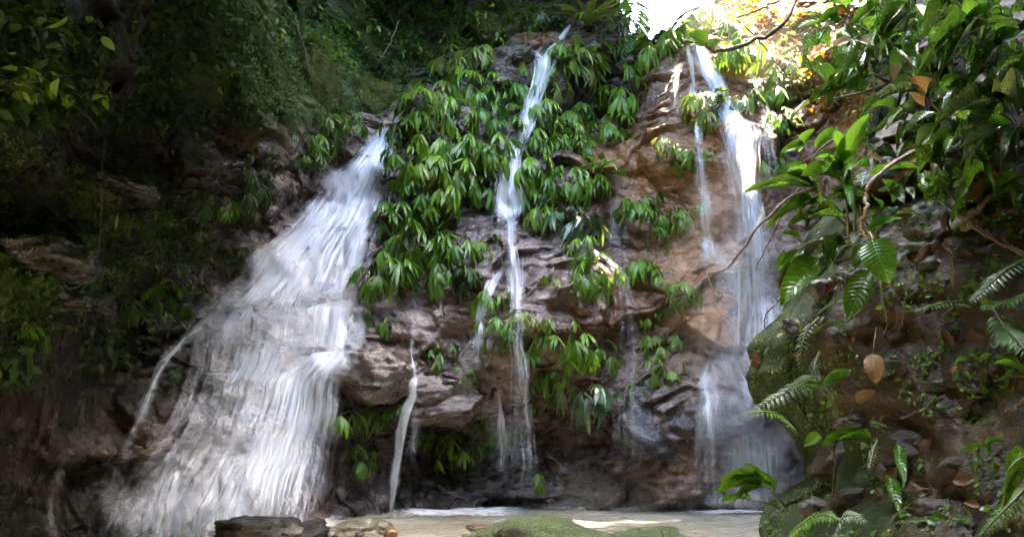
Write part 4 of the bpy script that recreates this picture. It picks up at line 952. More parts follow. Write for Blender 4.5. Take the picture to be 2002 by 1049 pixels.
# ---------------------------------------------------------------- plants that hang on the wet cliff
Rp = np.random.default_rng(42)
CP_ROWS = [
# the big curtain of leaves between the cascade and the narrow chute
(905,135,40,4,'y','pale clump at the very top of the big leaf curtain'),
(955,120,36,3,'y','yellowish clump beside the flat brink stone'),
(925,178,42,4,'m','clump in the second row from the top of the leaf curtain'),
(868,205,42,4,'y','light clump at the upper left of the leaf curtain'),
(968,190,40,3,'m','clump just left of the narrow chute near its top'),
(830,238,42,4,'m','clump at the curtain edge right of the cascade lip'),
(885,248,44,4,'m','clump in the upper middle of the leaf curtain'),
(940,240,46,5,'d','broad glossy clump near the curtain top, left of the chute'),
(985,262,38,3,'d','clump the narrow chute brushes on its left bank'),
(795,275,42,4,'d','clump overhanging the start of the broad cascade'),
(848,292,44,4,'m','fresh clump in the left middle of the leaf curtain'),
(905,305,46,5,'d','dark dense clump at the curtain centre'),
(955,305,40,4,'m','clump at the curtain right edge beside the falling chute'),
(790,322,42,4,'d','clump on the cascade bank, second below its lip'),
(838,345,44,5,'m','full clump low in the left half of the curtain'),
(895,352,44,4,'m','clump with long hanging blades right of the curtain middle'),
(932,378,38,4,'d','clump at the lower right end of the leaf curtain'),
(815,385,42,4,'d','clump at the lower left of the curtain near the cascade'),
(868,400,42,4,'m','bright clump at the bottom middle of the curtain'),
(838,425,36,3,'d','lowest clump of the curtain, above the dark crack'),
(760,440,38,4,'d','clump leaning over the cascade halfway down'),
(796,428,36,3,'d','small clump just right of the one leaning over the cascade'),
(745,375,24,2,'k','tiny sprig growing inside the cascade'),
# under the dark crack
(790,490,42,5,'d','clump at the upper left below the dark crack'),
(845,500,44,5,'d','dense clump in the centre below the dark crack'),
(895,490,38,4,'d','clump right of centre below the dark crack'),
(932,492,30,3,'m','small clump at the right end of the row below the dark crack'),
(762,540,40,4,'d','clump beside the cascade below the crack'),
(730,555,36,3,'d','clump half behind the cascade spray'),
(862,545,42,3,'d','clump whose blades hang lowest below the crack'),
(920,550,28,3,'k','dim sprig right of the low hanging blades'),
(812,560,30,2,'d','thin pointed sprig hanging over the pinkish rock'),
# right bank of the chute
(1060,150,32,3,'m','clump touching the chute right side near the top'),
(1122,152,42,5,'y','pale spreading clump on the overhang lip'),
(1082,192,32,3,'y','small pale clump under the overhang lip'),
(1022,190,36,4,'d','dark clump left of the chute where it bends'),
(1055,250,42,4,'m','clump right of the chute below its bend'),
(1042,300,42,4,'m','light-flecked clump midway down the right bank of the chute'),
(1030,345,38,4,'m','clump two above the chute landing on its right'),
(1012,392,34,3,'d','clump wetted at the landing of the chute'),
(1105,245,38,3,'m','clump in front of the black hollow on its left'),
(1135,232,34,2,'d','dark sprig deep in the black hollow'),
(1112,292,36,4,'m','clump below the black hollow opening'),
(1085,275,36,3,'m','clump between the chute and the black hollow'),
(1150,300,30,2,'d','little clump right under the black hollow'),
# around the bromeliad
(1222,205,40,4,'m','hanging clump at the right mouth of the black hollow'),
(1205,248,42,5,'y','bright bushy clump below the hollow mouth'),
(1208,285,44,5,'m','biggest drooping clump above the brown recess'),
(1150,375,40,4,'m','clump left of the brown recess below the spiky rosette'),
(1110,375,42,4,'d','clump below and left of the spiky rosette'),
(1075,395,40,4,'d','clump above the fan of blades on the middle ledge'),
(1060,435,40,4,'m','clump hanging over the middle ledge spill'),
(1108,440,44,4,'w','wide fan of broad shiny blades on the middle ledge'),
(1040,405,30,3,'d','small clump squeezed between chute landing and ledge fan'),
# the clay wall
(1300,295,30,2,'y','sparse sprig high on the smooth clay wall'),
(1335,312,32,3,'m','sprig beside the slender strands on the clay wall'),
(1330,338,26,2,'m','lower sprig beside the slender strands on the clay wall'),
(1368,216,36,4,'y','pale clump crossed by the slender strands'),
(1395,250,34,3,'y','pale clump between the strands and the main fall'),
(1380,305,24,2,'m','tiny sprig left of the main fall'),
(1268,400,26,2,'m','tiny sprig at the left of the clay wall'),
(1240,430,34,3,'m','sprig in the brown recess'),
(1300,440,36,3,'m','clump at the clay wall middle'),
(1332,438,32,3,'m','clump just right of the clay wall middle'),
(1285,475,32,3,'d','clump hanging lowest on the clay wall middle'),
(1225,200,26,2,'y','thin yellowish sprig in front of the hollow mouth'),
(1370,410,22,2,'m','tiny tuft at the right rim of the clay wall'),
# column below the clay wall
(1130,505,40,4,'m','clump left of the leaping spray'),
(1165,540,38,4,'m','clump under the leaping spray'),
(1140,560,32,3,'d','lower clump left of the leaping spray'),
(1098,560,26,2,'m','small sprig on the pinkish block'),
(1240,530,34,3,'m','clump right beside the leaping spray'),
(1290,560,38,4,'m','clump in the row under the clay wall'),
(1338,580,38,3,'m','right clump in the row under the clay wall'),
(1265,625,32,3,'m','top clump of the hanging leaf column'),
(1275,665,34,3,'m','second clump of the hanging leaf column'),
(1292,700,34,3,'m','third clump of the hanging leaf column'),
(1325,680,34,3,'m','clump branching right off the leaf column'),
(1272,735,34,3,'m','fourth clump of the hanging leaf column'),
(1240,770,30,2,'d','thin tail at the bottom left of the leaf column'),
(1312,740,30,3,'m','clump at the bottom right of the leaf column'),
# hanging row in the lower middle
(962,600,42,5,'m','tall clump between the two arms of the middle stream'),
(978,660,40,4,'d','clump below the tall clump between the stream arms'),
(1010,660,36,4,'d','clump behind the straight middle stream'),
(1030,630,30,3,'y','yellowish sprig right of the straight middle stream'),
(1048,690,40,4,'m','clump at the left end of the hanging leaf row'),
(1090,645,36,3,'m','clump standing above the hanging leaf row'),
(1080,690,38,3,'m','second clump of the hanging leaf row'),
(1122,695,40,4,'m','third clump of the hanging leaf row'),
(1155,702,38,4,'d','fourth clump of the hanging leaf row'),
(1182,708,36,3,'m','clump at the right end of the hanging leaf row'),
(1060,748,28,3,'d','small clump left below the hanging leaf row'),
(1090,745,30,3,'m','small clump right below the hanging leaf row'),
(1070,795,24,2,'m','single tuft on the dark undercut'),
(1155,790,46,4,'w','big shiny fan alone over the dark undercut'),
# lower left of the middle
(890,868,42,4,'m','large clump under the long pale ledge rock'),
(905,895,40,3,'m','lower half of foliage under the long pale ledge rock, tips pointing down'),
(952,850,38,4,'d','clump right of the large one under the pale ledge'),
(990,845,24,2,'d','tiny clump at the right end under the pale ledge'),
(660,828,34,3,'m','clump at the right rim of the cascade foot'),
(730,800,30,3,'d','upper of the clumps under the flat pale boulder'),
(722,835,34,3,'m','lower of the clumps under the flat pale boulder'),
(762,812,32,3,'d','clump under the right end of the flat pale boulder'),
(697,888,32,3,'d','upper of two small clumps on the dark rock by the cascade foot'),
(692,920,28,2,'d','lower of two small clumps on the dark rock by the cascade foot'),
(822,862,26,2,'d','little clump right of the thin trickle'),
(1045,935,30,3,'m','lone small fan near the waterline'),
(850,705,30,4,'d','low clump in the crack between pink and pale rocks'),
(870,690,26,3,'d','upright sprig above the clump in the rock crack'),
(745,635,24,3,'d','tiny sprig on the dark rock right of the cascade'),
(908,738,28,3,'d','dim sprig above the rounded brown rock'),
(700,625,24,2,'k','faint sprig behind the cascade edge'),
# the dim left side
(640,255,34,4,'d','clump on the mossy rock just left of the cascade lip'),
(615,290,36,4,'d','glossy clump hanging below the mossy slabs'),
(598,318,32,3,'d','lowest tips hanging below the mossy slabs'),
(682,255,30,3,'d','small clump touching the cascade lip'),
(492,372,34,4,'k','dim clump on the dark wall left of the upper cascade'),
(470,402,30,3,'k','lower dim clump on the dark wall left of the upper cascade'),
(425,412,30,3,'d','pale-tipped dim clump farther left on the dark wall'),
(392,405,26,3,'k','leftmost dim clump of the group on the dark wall'),
(305,590,36,4,'d','green clump on the dark rock left of the cascade middle'),
(272,605,30,3,'k','dim clump beside the green one left of the cascade middle'),
(322,622,28,3,'d','low clump left of the cascade middle'),
(78,650,38,4,'d','upper clump at the left edge in the dark'),
(66,700,32,3,'k','lower clump at the left edge in the dark'),
(240,420,32,4,'k','dim leafy clump under the long dim ledge rock'),
(255,450,30,3,'k','second dim clump under the long dim ledge rock'),
# top of the falls
(1290,100,44,4,'m','clump on the dark dome rock at the skyline'),
(1275,128,36,3,'m','clump hanging below the dark dome rock'),
(1225,110,30,3,'w','washed-out ferny tuft on the shelf left of the dome rock'),
(1400,50,38,4,'m','clump behind the lip of the main fall'),
(1425,75,38,4,'w','shiny clump right above the main fall'),
(1450,112,36,4,'m','clump right of the main fall at its first drop'),
(1470,205,36,4,'m','clump right of the main fall halfway to the boulder'),
(1440,215,32,3,'w','bleached clump in the glare of the main fall'),
(1495,195,34,3,'m','clump on the faint right-hand fall'),
(1528,150,40,4,'w','shiny clump at the edge of the golden patch'),
(1515,165,36,3,'m','green clump under the shiny one by the golden patch'),
(1528,248,36,4,'d','clump right of the boulder that splits the fall'),
(1500,330,30,3,'m','clump under the boulder that splits the fall'),
(1420,120,30,3,'m','small bleached clump beside the first drop'),
(1055,48,34,4,'w','shiny clump on the mossy brown boulder at the top'),
(1095,105,28,2,'m','sprig at the foot of the tall palm-like clump'),
(1165,110,24,2,'m','leafy sprig on the mossy overhanging slab'),
(1480,520,28,3,'y','faint yellowish clump behind the mist of the main fall'),
(1470,560,28,3,'y','lower faint yellowish clump behind the mist'),
(1215,70,30,3,'w','bleached tuft at the skyline right of the palm-like clump'),
]
rr_ = hit_all([r_[0] for r_ in CP_ROWS], [r_[1]-r_[2]*0.25 for r_ in CP_ROWS])
for (px, py, s, nf, kind, lab), r in zip(CP_ROWS, rr_):
    p = pix_at(px, py - s*0.25, r-0.03); th = math.atan2(p[0], p[1])
    n = wall_normal(np.array([th]), np.array([p[2]]))[0]
    if n[1] > 0: n = -n
    out = np.array([n[0]*0.5-math.sin(th)*0.6, n[1]*0.5-math.cos(th)*0.6])
    far = 'hanging' if py > 420 else 'drooping'
    cliff_plant(p, out, s*(1.45 if py < 600 and 740 < px < 1260 else 1.12 if px > 1230 and py > 230 else 1.35)*r/F, nf + (7 if nf > 2 and py < 600 else 3), kind, lab, Rp)

# spiky rosette and the tall palm-like clump
STRAP = {k: [leaf_mesh('strap_leaf', 1.0, W, dr, 0.5, 8, pk, 0.0, 0.7, MATS[k], 0, i+60) for i, (W, dr, pk) in enumerate([(0.085, 1.3, 0.4), (0.075, 1.7, 0.4), (0.095, 0.9, 0.4)])] for k in ('d', 'm', 'y')}
def rosette(name, px, py, L, n, kind, label, cat, r=None, up=0.8, spread=1.0):
    r = hit(px, py)[0] if r is None else r; p = pix_at(px, py, r-0.05)
    root = link(name, None, label=label, cat=cat); root.location = p
    for i in range(n):
        a = i*2.39996 + Rp.uniform(-.2, .2); e = up*Rp.uniform(0.5, 1.4)
        d = Vector((math.cos(a)*spread, math.sin(a)*spread*0.8-0.35, e))
        lf = link('leaf', STRAP[kind][i % 3], root); put(lf, (0, 0, 0), basis(d, (0, 0, 1)), L*r/F*Rp.uniform(0.7, 1.1))
    return root
rosette('bromeliad', 1172, 335, 74, 22, 'm', 'spiky green rosette with arching straps at the brown recess', 'bromeliad')
rosette('bromeliad', 1180, 352, 52, 14, 'd', 'dark half-withered rosette just below the spiky green one', 'bromeliad')
rosette('palm_clump', 1150, 52, 105, 34, 'y', 'tall palm-like clump of arching straps at the skyline', 'palm', up=1.3)
rosette('palm_clump', 1205, 20, 70, 14, 'd', 'dark arching clump behind the tall palm-like one', 'palm', up=1.0)

# ---------------------------------------------------------------- bushes on the slopes
SH = [
(70,60,90,80,'k','dark broad-leaved bush in the top left corner',.17,'km'),
(40,170,80,70,'m','bush with yellowing leaves at the left edge below the corner',.18,'kmy'),
(125,215,55,26,'y','low plant with bright yellow-green leaves on the dark left slope',.22,'ym'),
(15,185,45,16,'y','pale yellow leafy sprig at the very left edge',.20,'yy'),
(160,110,80,70,'k','dim bush right of the top left corner',.16,'km'),
(260,60,90,80,'k','dark bush along the top edge over the left slope',.13,'k'),
(320,140,80,70,'k','dark bush in the upper left above the black hollow',.13,'kd'),
(400,60,90,80,'k','dim bush at the top, left of the leaning slab',.13,'kd'),
(420,180,80,60,'k','bush draping over the black hollow in the upper left',.12,'kd'),
(500,40,80,80,'d','bush above the leaning mossy slab',.13,'kd'),
(575,70,60,60,'m','light green fern-like bush on the leaning slab top',.13,'dm'),
(520,130,60,40,'k','small bush on the left of the leaning slab',.12,'kd'),
(640,95,50,40,'m','small bright bush at the tip of the leaning slab',.12,'dm'),
(690,60,80,80,'m','leafy bush above the tilted mossy slab',.15,'dmy'),
(700,110,60,50,'d','dark bush between the two mossy slabs',.14,'dm'),
(770,50,80,80,'d','bush at the top edge left of the upper middle',.14,'kd'),
(800,110,70,70,'m','bush of heart-shaped leaves over the dark gully',.16,'dm'),
(760,150,50,26,'d','hanging bush in the dark gully above the cascade lip',.15,'kd'),
(860,40,80,80,'m','round-leaved bush at the top above the leaf curtain',.13,'dm'),
(880,95,70,80,'d','small-leaved bush above the leaf curtain',.11,'dm'),
(930,35,50,40,'y','yellow-leaved bush around the rounded mossy boulder',.12,'ymg'),
(1000,30,70,80,'d','dark shiny bush at the top right of the mossy boulder',.12,'dm'),
(1030,70,40,30,'m','small bush left of the brown boulder at the top',.11,'dm'),
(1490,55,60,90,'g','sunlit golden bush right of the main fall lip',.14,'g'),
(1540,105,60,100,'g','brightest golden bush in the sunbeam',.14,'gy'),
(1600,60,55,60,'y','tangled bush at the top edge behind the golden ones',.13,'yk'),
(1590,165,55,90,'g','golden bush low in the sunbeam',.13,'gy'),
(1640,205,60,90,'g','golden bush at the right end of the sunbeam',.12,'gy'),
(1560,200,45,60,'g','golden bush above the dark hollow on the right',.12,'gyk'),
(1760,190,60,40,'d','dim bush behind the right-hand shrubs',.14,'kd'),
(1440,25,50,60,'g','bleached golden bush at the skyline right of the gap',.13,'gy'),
(210,640,40,20,'k','low dim plant above the rugged lower left rocks',.12,'k'),
(240,690,34,16,'k','faint dim plant among the black rocks on the left',.12,'k'),
(360,470,50,24,'k','trailing dim plant on the dark wall left of the cascade',.10,'k'),
(300,420,50,30,'k','dim small-leaved plant at the end of the long dim ledge rock',.09,'kd'),
(1540,290,40,20,'k','dark sprig in the hollow behind the rosette shrub',.11,'k'),
]
rs_ = hit_all([s_[0] for s_ in SH], [s_[1] for s_ in SH])
for (px, py, rad, nl, kind, lab, lf, ks), r in zip(SH, rs_):
    p = pix_at(px, py, r-0.05)
    bush('bush', p, rad*r/F, nl, kind, lab, 'bush', Rp, leaf=lf*0.75 if lf else 0.1, group='bushes on the slopes above the falls', kinds=list(ks), out=(-p[0]/r*0.7, -p[1]/r*0.7, 0.15))

# ground cover on the wall: small leaves, too many to count
def wall_cover(n, px, py, mat, size, seed, name, label, keepf=None):
    r = np.random.default_rng(seed); X = r.uniform(*px, n); Y = r.uniform(*py, n)
    if keepf is not None:
        k = keepf(X, Y, r); X, Y = X[k], Y[k]
    ky = [r_[0] for r_ in rowsA]; k = ~((Y > 240) & (X > np.interp(Y, ky, [r_[1] for r_ in rowsA])-14) & (X < np.interp(Y, ky, [r_[2] for r_ in rowsA])+6)); X, Y = X[k], Y[k]
    D = hit(X, Y); ok = D < 16; X, Y, D = X[ok], Y[ok], D[ok]; n = len(X)
    P = pix_at(X, Y, D - r.uniform(0.0, 0.14, n))
    th = np.arctan2(P[:, 0], P[:, 1]); o = np.stack([-np.sin(th), -np.cos(th), 0*th], -1)
    d = r.normal(size=(n, 3))*0.7 + o*0.6 + [0, 0, -0.35]; nn = r.normal(size=(n, 3))*0.45 + [0, 0, 1] + o*0.5
    leaf_scatter(name, P, d, nn, r.uniform(*size, n), mat, label, shape=(0.45, 0.5))
def clump(X, Y, r, sc=0.012, th=0.0):
    return vnoise(X*sc, Y*sc, X*0, 77) > th
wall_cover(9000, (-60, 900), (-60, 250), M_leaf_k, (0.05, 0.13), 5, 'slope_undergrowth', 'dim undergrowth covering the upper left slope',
    lambda X, Y, r: (clump(X, Y, r, 0.012, -0.15)) & (Y < 330-0.22*np.abs(X-300)) & ~((X > 560) & (X < 780) & (Y > 110+0.2*(X-560))))
wall_cover(4500, (620, 1120), (-60, 150), M_leaf_d, (0.05, 0.12), 6, 'slope_undergrowth', 'green undergrowth covering the slope above the leaf curtain',
    lambda X, Y, r: clump(X, Y, r, 0.015, -0.2) & (Y < 190-0.12*(X-620)))
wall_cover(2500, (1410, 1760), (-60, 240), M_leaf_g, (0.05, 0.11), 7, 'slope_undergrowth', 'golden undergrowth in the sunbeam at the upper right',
    lambda X, Y, r: (Y > (X-1500)*0.55-20) & (Y < (X-1420)*1.1+30))
wall_cover(900, (1680, 1850), (-40, 330), M_leaf_k, (0.10, 0.22), 8, 'slope_undergrowth', 'dark undergrowth behind the right-hand shrubs', lambda X, Y, r: clump(X, Y, r, 0.012, -0.1))
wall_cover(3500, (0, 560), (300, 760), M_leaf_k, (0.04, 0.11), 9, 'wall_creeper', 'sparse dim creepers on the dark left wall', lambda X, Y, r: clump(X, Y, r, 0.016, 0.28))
wall_cover(16000, (440, 800), (40, 270), M_mossleaf, (0.02, 0.055), 10, 'moss', 'moss and tiny ferns cloaking the tilted slabs in the upper left', lambda X, Y, r: (Y > 30+0.0*X) & (Y < 250-0.25*np.abs(X-640)) & clump(X, Y, r, 0.03, -0.45))
wall_cover(7000, (0, 420), (240, 640), M_mossleaf, (0.02, 0.05), 11, 'moss', 'moss on the ledges of the dark left wall', lambda X, Y, r: clump(X, Y, r, 0.02, 0.05))
wall_cover(3500, (900, 1260), (30, 180), M_mossleaf, (0.02, 0.05), 12, 'moss', 'moss on the brink rocks at the top of the falls', lambda X, Y, r: clump(X, Y, r, 0.025, 0.05))

# ---------------------------------------------------------------- the near bank: shrubs, ferns, roots, fallen leaves
Rg = np.random.default_rng(99)
FG_SH = [(0.55, 0.42, 0.30), (0.35, 0.45, 0.22), (0.8, 0.40, 0.28)]     # droop, widest point, fold
FGM = dict(b=leaf_material('bright_broad_leaf', (0.060, 0.21, 0.010), (0.10, 0.28, 0.016), 0.42, 0.26, spec=0.42),
           g=leaf_material('green_broad_leaf', (0.034, 0.145, 0.008), (0.062, 0.20, 0.013), 0.34, 0.22, spec=0.42),
           d=leaf_material('dark_broad_leaf', (0.028, 0.115, 0.008), (0.052, 0.165, 0.012), 0.28, 0.20, spec=0.42),
           p=leaf_material('shiny_grey_green_leaf', (0.060, 0.115, 0.055), (0.10, 0.16, 0.085), 0.15, 0.14, spec=0.9),
           y=leaf_material('olive_leaf', (0.13, 0.14, 0.02), (0.20, 0.17, 0.03), 0.35, 0.3, spots=0.4),
           t=M_leaf_tan, n=M_leaf_brown, k=M_leaf_pink, r=M_leaf_red)
FG_LEAF = {k: [leaf_mesh('broad_leaf', 1.0, 1.0, dr, fo, 9, pk, 0.035, 0.85, FGM[k], Rg.uniform(-.25, .25), i+90+7*ord(k)) for i, (dr, pk, fo) in enumerate(FG_SH)] for k in FGM}

def span_leaf(parent, bx, by, tx, ty, w, kind, rb, rt=None, face=0.6, name='leaf', shape=None):
    """one leaf from its stalk end to its tip, given where the photograph shows both; rb, rt distances"""
    rt = rb if rt is None else rt
    a = pix_at(bx, by, rb); c = pix_at(tx, ty, rt); v = Vector(c-a); L = v.length
    to = Vector(CAM-(a+c)/2).normalized()
    nrm = to*face + Vector((Rg.normal()*.2, Rg.normal()*.15, 1.0))*(1-face+0.15)
    me = FG_LEAF[kind][Rg.integers(0, 3) if shape is None else shape]
    lf = link(name, me, parent); W = w*((rb+rt)/2)/F
    rot = basis(v, nrm)
    # blades bow up between the two ends
    tilt = Matrix.Rotation(0.28, 3, 'X')
    put(lf, Vector(a) - (parent.matrix_world.translation if parent and parent.type == 'EMPTY' and False else Vector(parent.location) if parent else Vector()), rot @ tilt, (W, L*1.06, L*1.06))
    return lf

def fg_plant(name, label, cat, base, stems, leaves, group=None, stem_r=0.006, stem_mat=None, rfun=None):
    """base (px,py,r); stems: lists of (px,py,r); leaves: (bx,by,tx,ty,w,kind,r[,rt[,face]])"""
    root = link(name, None, label=label, cat=cat, group=group); b0 = pix_at(*base); root.location = b0
    parts = []
    for st in stems:
        P = smooth_path([pix_at(*q) for q in st], 16) - b0
        parts.append(tube(P, np.linspace(stem_r, stem_r*0.45, 16), 6))
    if parts:
        Vt, Ft = join(parts); link('stem', mesh_from('stem', Vt, Ft, stem_mat or M_stalk), root)
    for l in leaves:
        span_leaf(root, *l[:5], l[5], l[6], l[7] if len(l) > 7 else None, l[8] if len(l) > 8 else 0.6)
    return root

# 1 the tall rosette shrub in the middle of the right side
fg_plant('broad_leaved_shrub', 'bright wavy-leaved shrub standing up at the bank edge before the falls', 'shrub', (1660,470,3.1),
    [[(1660,470,3.1),(1655,400,3.0),(1645,335,2.95)], [(1668,470,3.1),(1672,420,3.0),(1668,360,2.95)]],
    [(1643,325,1697,226,36,'b',2.9,2.8,.8),(1640,322,1628,262,24,'b',2.9,2.75,.5),(1640,330,1598,300,22,'b',2.95,2.8),(1642,338,1672,300,34,'b',2.95,2.8,.8),(1640,340,1606,334,30,'g',2.95,2.75,.7),
     (1650,345,1700,316,26,'g',2.95,3.1),(1648,352,1612,352,20,'g',2.95,2.7),(1655,365,1690,350,16,'p',3,2.8,.4),(1648,360,1570,345,26,'g',2.95,2.75,.6),(1652,350,1665,395,22,'g',2.9,2.7,.7),
     (1668,397,1611,412,20,'b',3,2.75,.7),(1662,384,1699,396,12,'b',3,2.85,.5),(1664,400,1625,385,24,'b',3,2.8,.6)])
fg_plant('sapling_branch', 'thin dark branch with four oval light-green leaflets before the dark hollow', 'branch', (1700,255,3.2),
    [[(1700,225,3.2),(1650,262,3.1),(1605,290,3.0),(1575,335,3.0),(1548,375,3.0)]],
    [(1576,281,1527,302,20,'b',3,2.95,.8),(1568,282,1592,254,22,'b',3,2.95,.8),(1571,280,1560,300,17,'b',3,2.95,.8),(1592,288,1637,252,22,'b',3,3.0,.8)], stem_r=0.005, stem_mat=M_twig)
fg_plant('lobed_leaf_plant', 'plant with long dark ragged leaves pointing left over the mist', 'plant', (1670,450,3.1),
    [[(1670,450,3.1),(1630,400,3.0),(1595,372,2.95)], [(1670,455,3.1),(1630,420,3.0),(1592,398,2.95)]],
    [(1600,370,1462,376,26,'d',2.95,2.8,.7),(1598,366,1520,352,22,'g',2.95,2.8,.5),(1598,398,1506,430,28,'d',2.95,2.8,.7),(1645,426,1545,441,32,'d',3,2.8,.7),(1588,366,1609,359,10,'p',2.95,2.8,.8),
     (1585,345,1532,348,26,'g',3,2.8,.6),(1560,350,1500,362,12,'p',3,2.9,.2),(1575,335,1530,362,15,'g',3,2.9,.6),(1606,395,1560,410,24,'g',3,2.8,.6),(1612,410,1577,432,20,'d',3,2.8,.6)])
fg_plant('climber', 'drooping climber with shiny leaf over the mossy bank edge', 'climber', (1680,500,3.0),
    [[(1690,450,3.05),(1640,470,3.0),(1590,472,2.95),(1555,500,2.95),(1530,545,2.9)], [(1680,500,3.0),(1640,510,2.95),(1600,512,2.9)]],
    [(1568,478,1526,460,24,'g',2.9,2.8,.7),(1570,490,1525,548,26,'g',2.9,2.8,.7),(1605,505,1527,604,52,'g',2.9,2.75,.8),(1640,478,1616,525,30,'g',2.95,2.8,.6),(1660,480,1618,500,26,'g',2.95,2.8,.6),
     (1700,530,1662,632,46,'d',2.9,2.8,.8),(1560,520,1522,562,24,'n',2.9,2.8,.8),(1565,512,1572,552,22,'n',2.9,2.85,.8),(1545,505,1518,530,18,'g',2.9,2.8,.6),(1650,555,1614,586,18,'r',2.9,2.8,.5),(1630,505,1610,535,18,'p',2.9,2.8,.3)], stem_mat=M_twig)
fg_plant('hanging_leaf', 'single big oval green leaf with browned tip hanging in front of the bank', 'leaf', (1706,468,2.5), [[(1700,455,2.55),(1704,462,2.5),(1707,472,2.48)]], [(1706,470,1736,548,60,'g',2.48,2.44,.95)], stem_r=0.004)
fg_plant('dead_leaf', 'oval tan dead leaf dangling on a thread against the dark bank', 'leaf', (1712,640,2.5), [[(1713,640,2.55),(1709,670,2.5),(1705,694,2.48)]], [(1705,692,1713,748,34,'t',2.48,2.46,.95)], stem_r=0.0016, stem_mat=M_twig)
fg_plant('glossy_plant', 'dark plant with wet glossy leaves under the pale curved root', 'plant', (1720,470,2.9),
    [[(1710,470,2.95),(1722,440,2.85),(1755,420,2.8)], [(1720,470,2.9),(1690,430,2.85),(1680,400,2.8)]],
    [(1694,458,1762,428,32,'g',2.8,2.75,.6),(1700,425,1745,412,20,'d',2.85,2.8,.5),(1745,395,1722,350,26,'d',2.9,2.8,.5),(1720,375,1768,388,26,'p',2.9,2.8,.3),(1755,372,1785,390,16,'p',2.9,2.8,.2),
     (1806,338,1806,372,24,'p',2.85,2.8,.7),(1700,346,1792,329,14,'g',2.9,2.85,.5),(1735,410,1755,420,16,'d',2.85,2.8,.5),(1690,480,1672,520,26,'d',2.8,2.75,.6),(1685,455,1668,478,22,'p',2.85,2.8,.3),(1722,405,1700,385,24,'d',2.85,2.8,.5),(1755,419,1799,418,7,'y',2.8,2.75,.6)])
fg_plant('flower', 'small red flower among the leaves at the shrub foot', 'flower', (1683,420,2.95), [], [(1683,420,1676,408,10,'r',2.9,2.85,.8),(1683,420,1690,406,10,'r',2.9,2.85,.8),(1683,420,1683,404,10,'r',2.9,2.84,.9),(1683,420,1694,415,9,'r',2.9,2.85,.8)])
fg_plant('withered_plant', 'withered ochre and tan leaves hanging below the big shiny leaves', 'plant', (1820,290,3.3), [[(1830,280,3.3),(1815,300,3.2),(1800,330,3.15)]],
    [(1812,298,1768,322,26,'y',3.15,3.1,.8),(1815,300,1790,345,24,'y',3.15,3.1,.8),(1786,333,1742,366,13,'t',3.1,3.05,.7),(1832,310,1830,350,24,'y',3.15,3.1,.7),(1682,300,1694,328,20,'t',3.2,3.1,.8),(1690,282,1670,300,14,'t',3.2,3.1,.7),(1938,378,1932,318,22,'n',3,2.9,.8),(1945,385,1928,388,24,'n',2.95,2.9,.7),(1710,340,1730,328,14,'t',3.2,3.1,.6),(1705,430,1716,410,12,'y',2.9,2.85,.6)], stem_mat=M_twig)

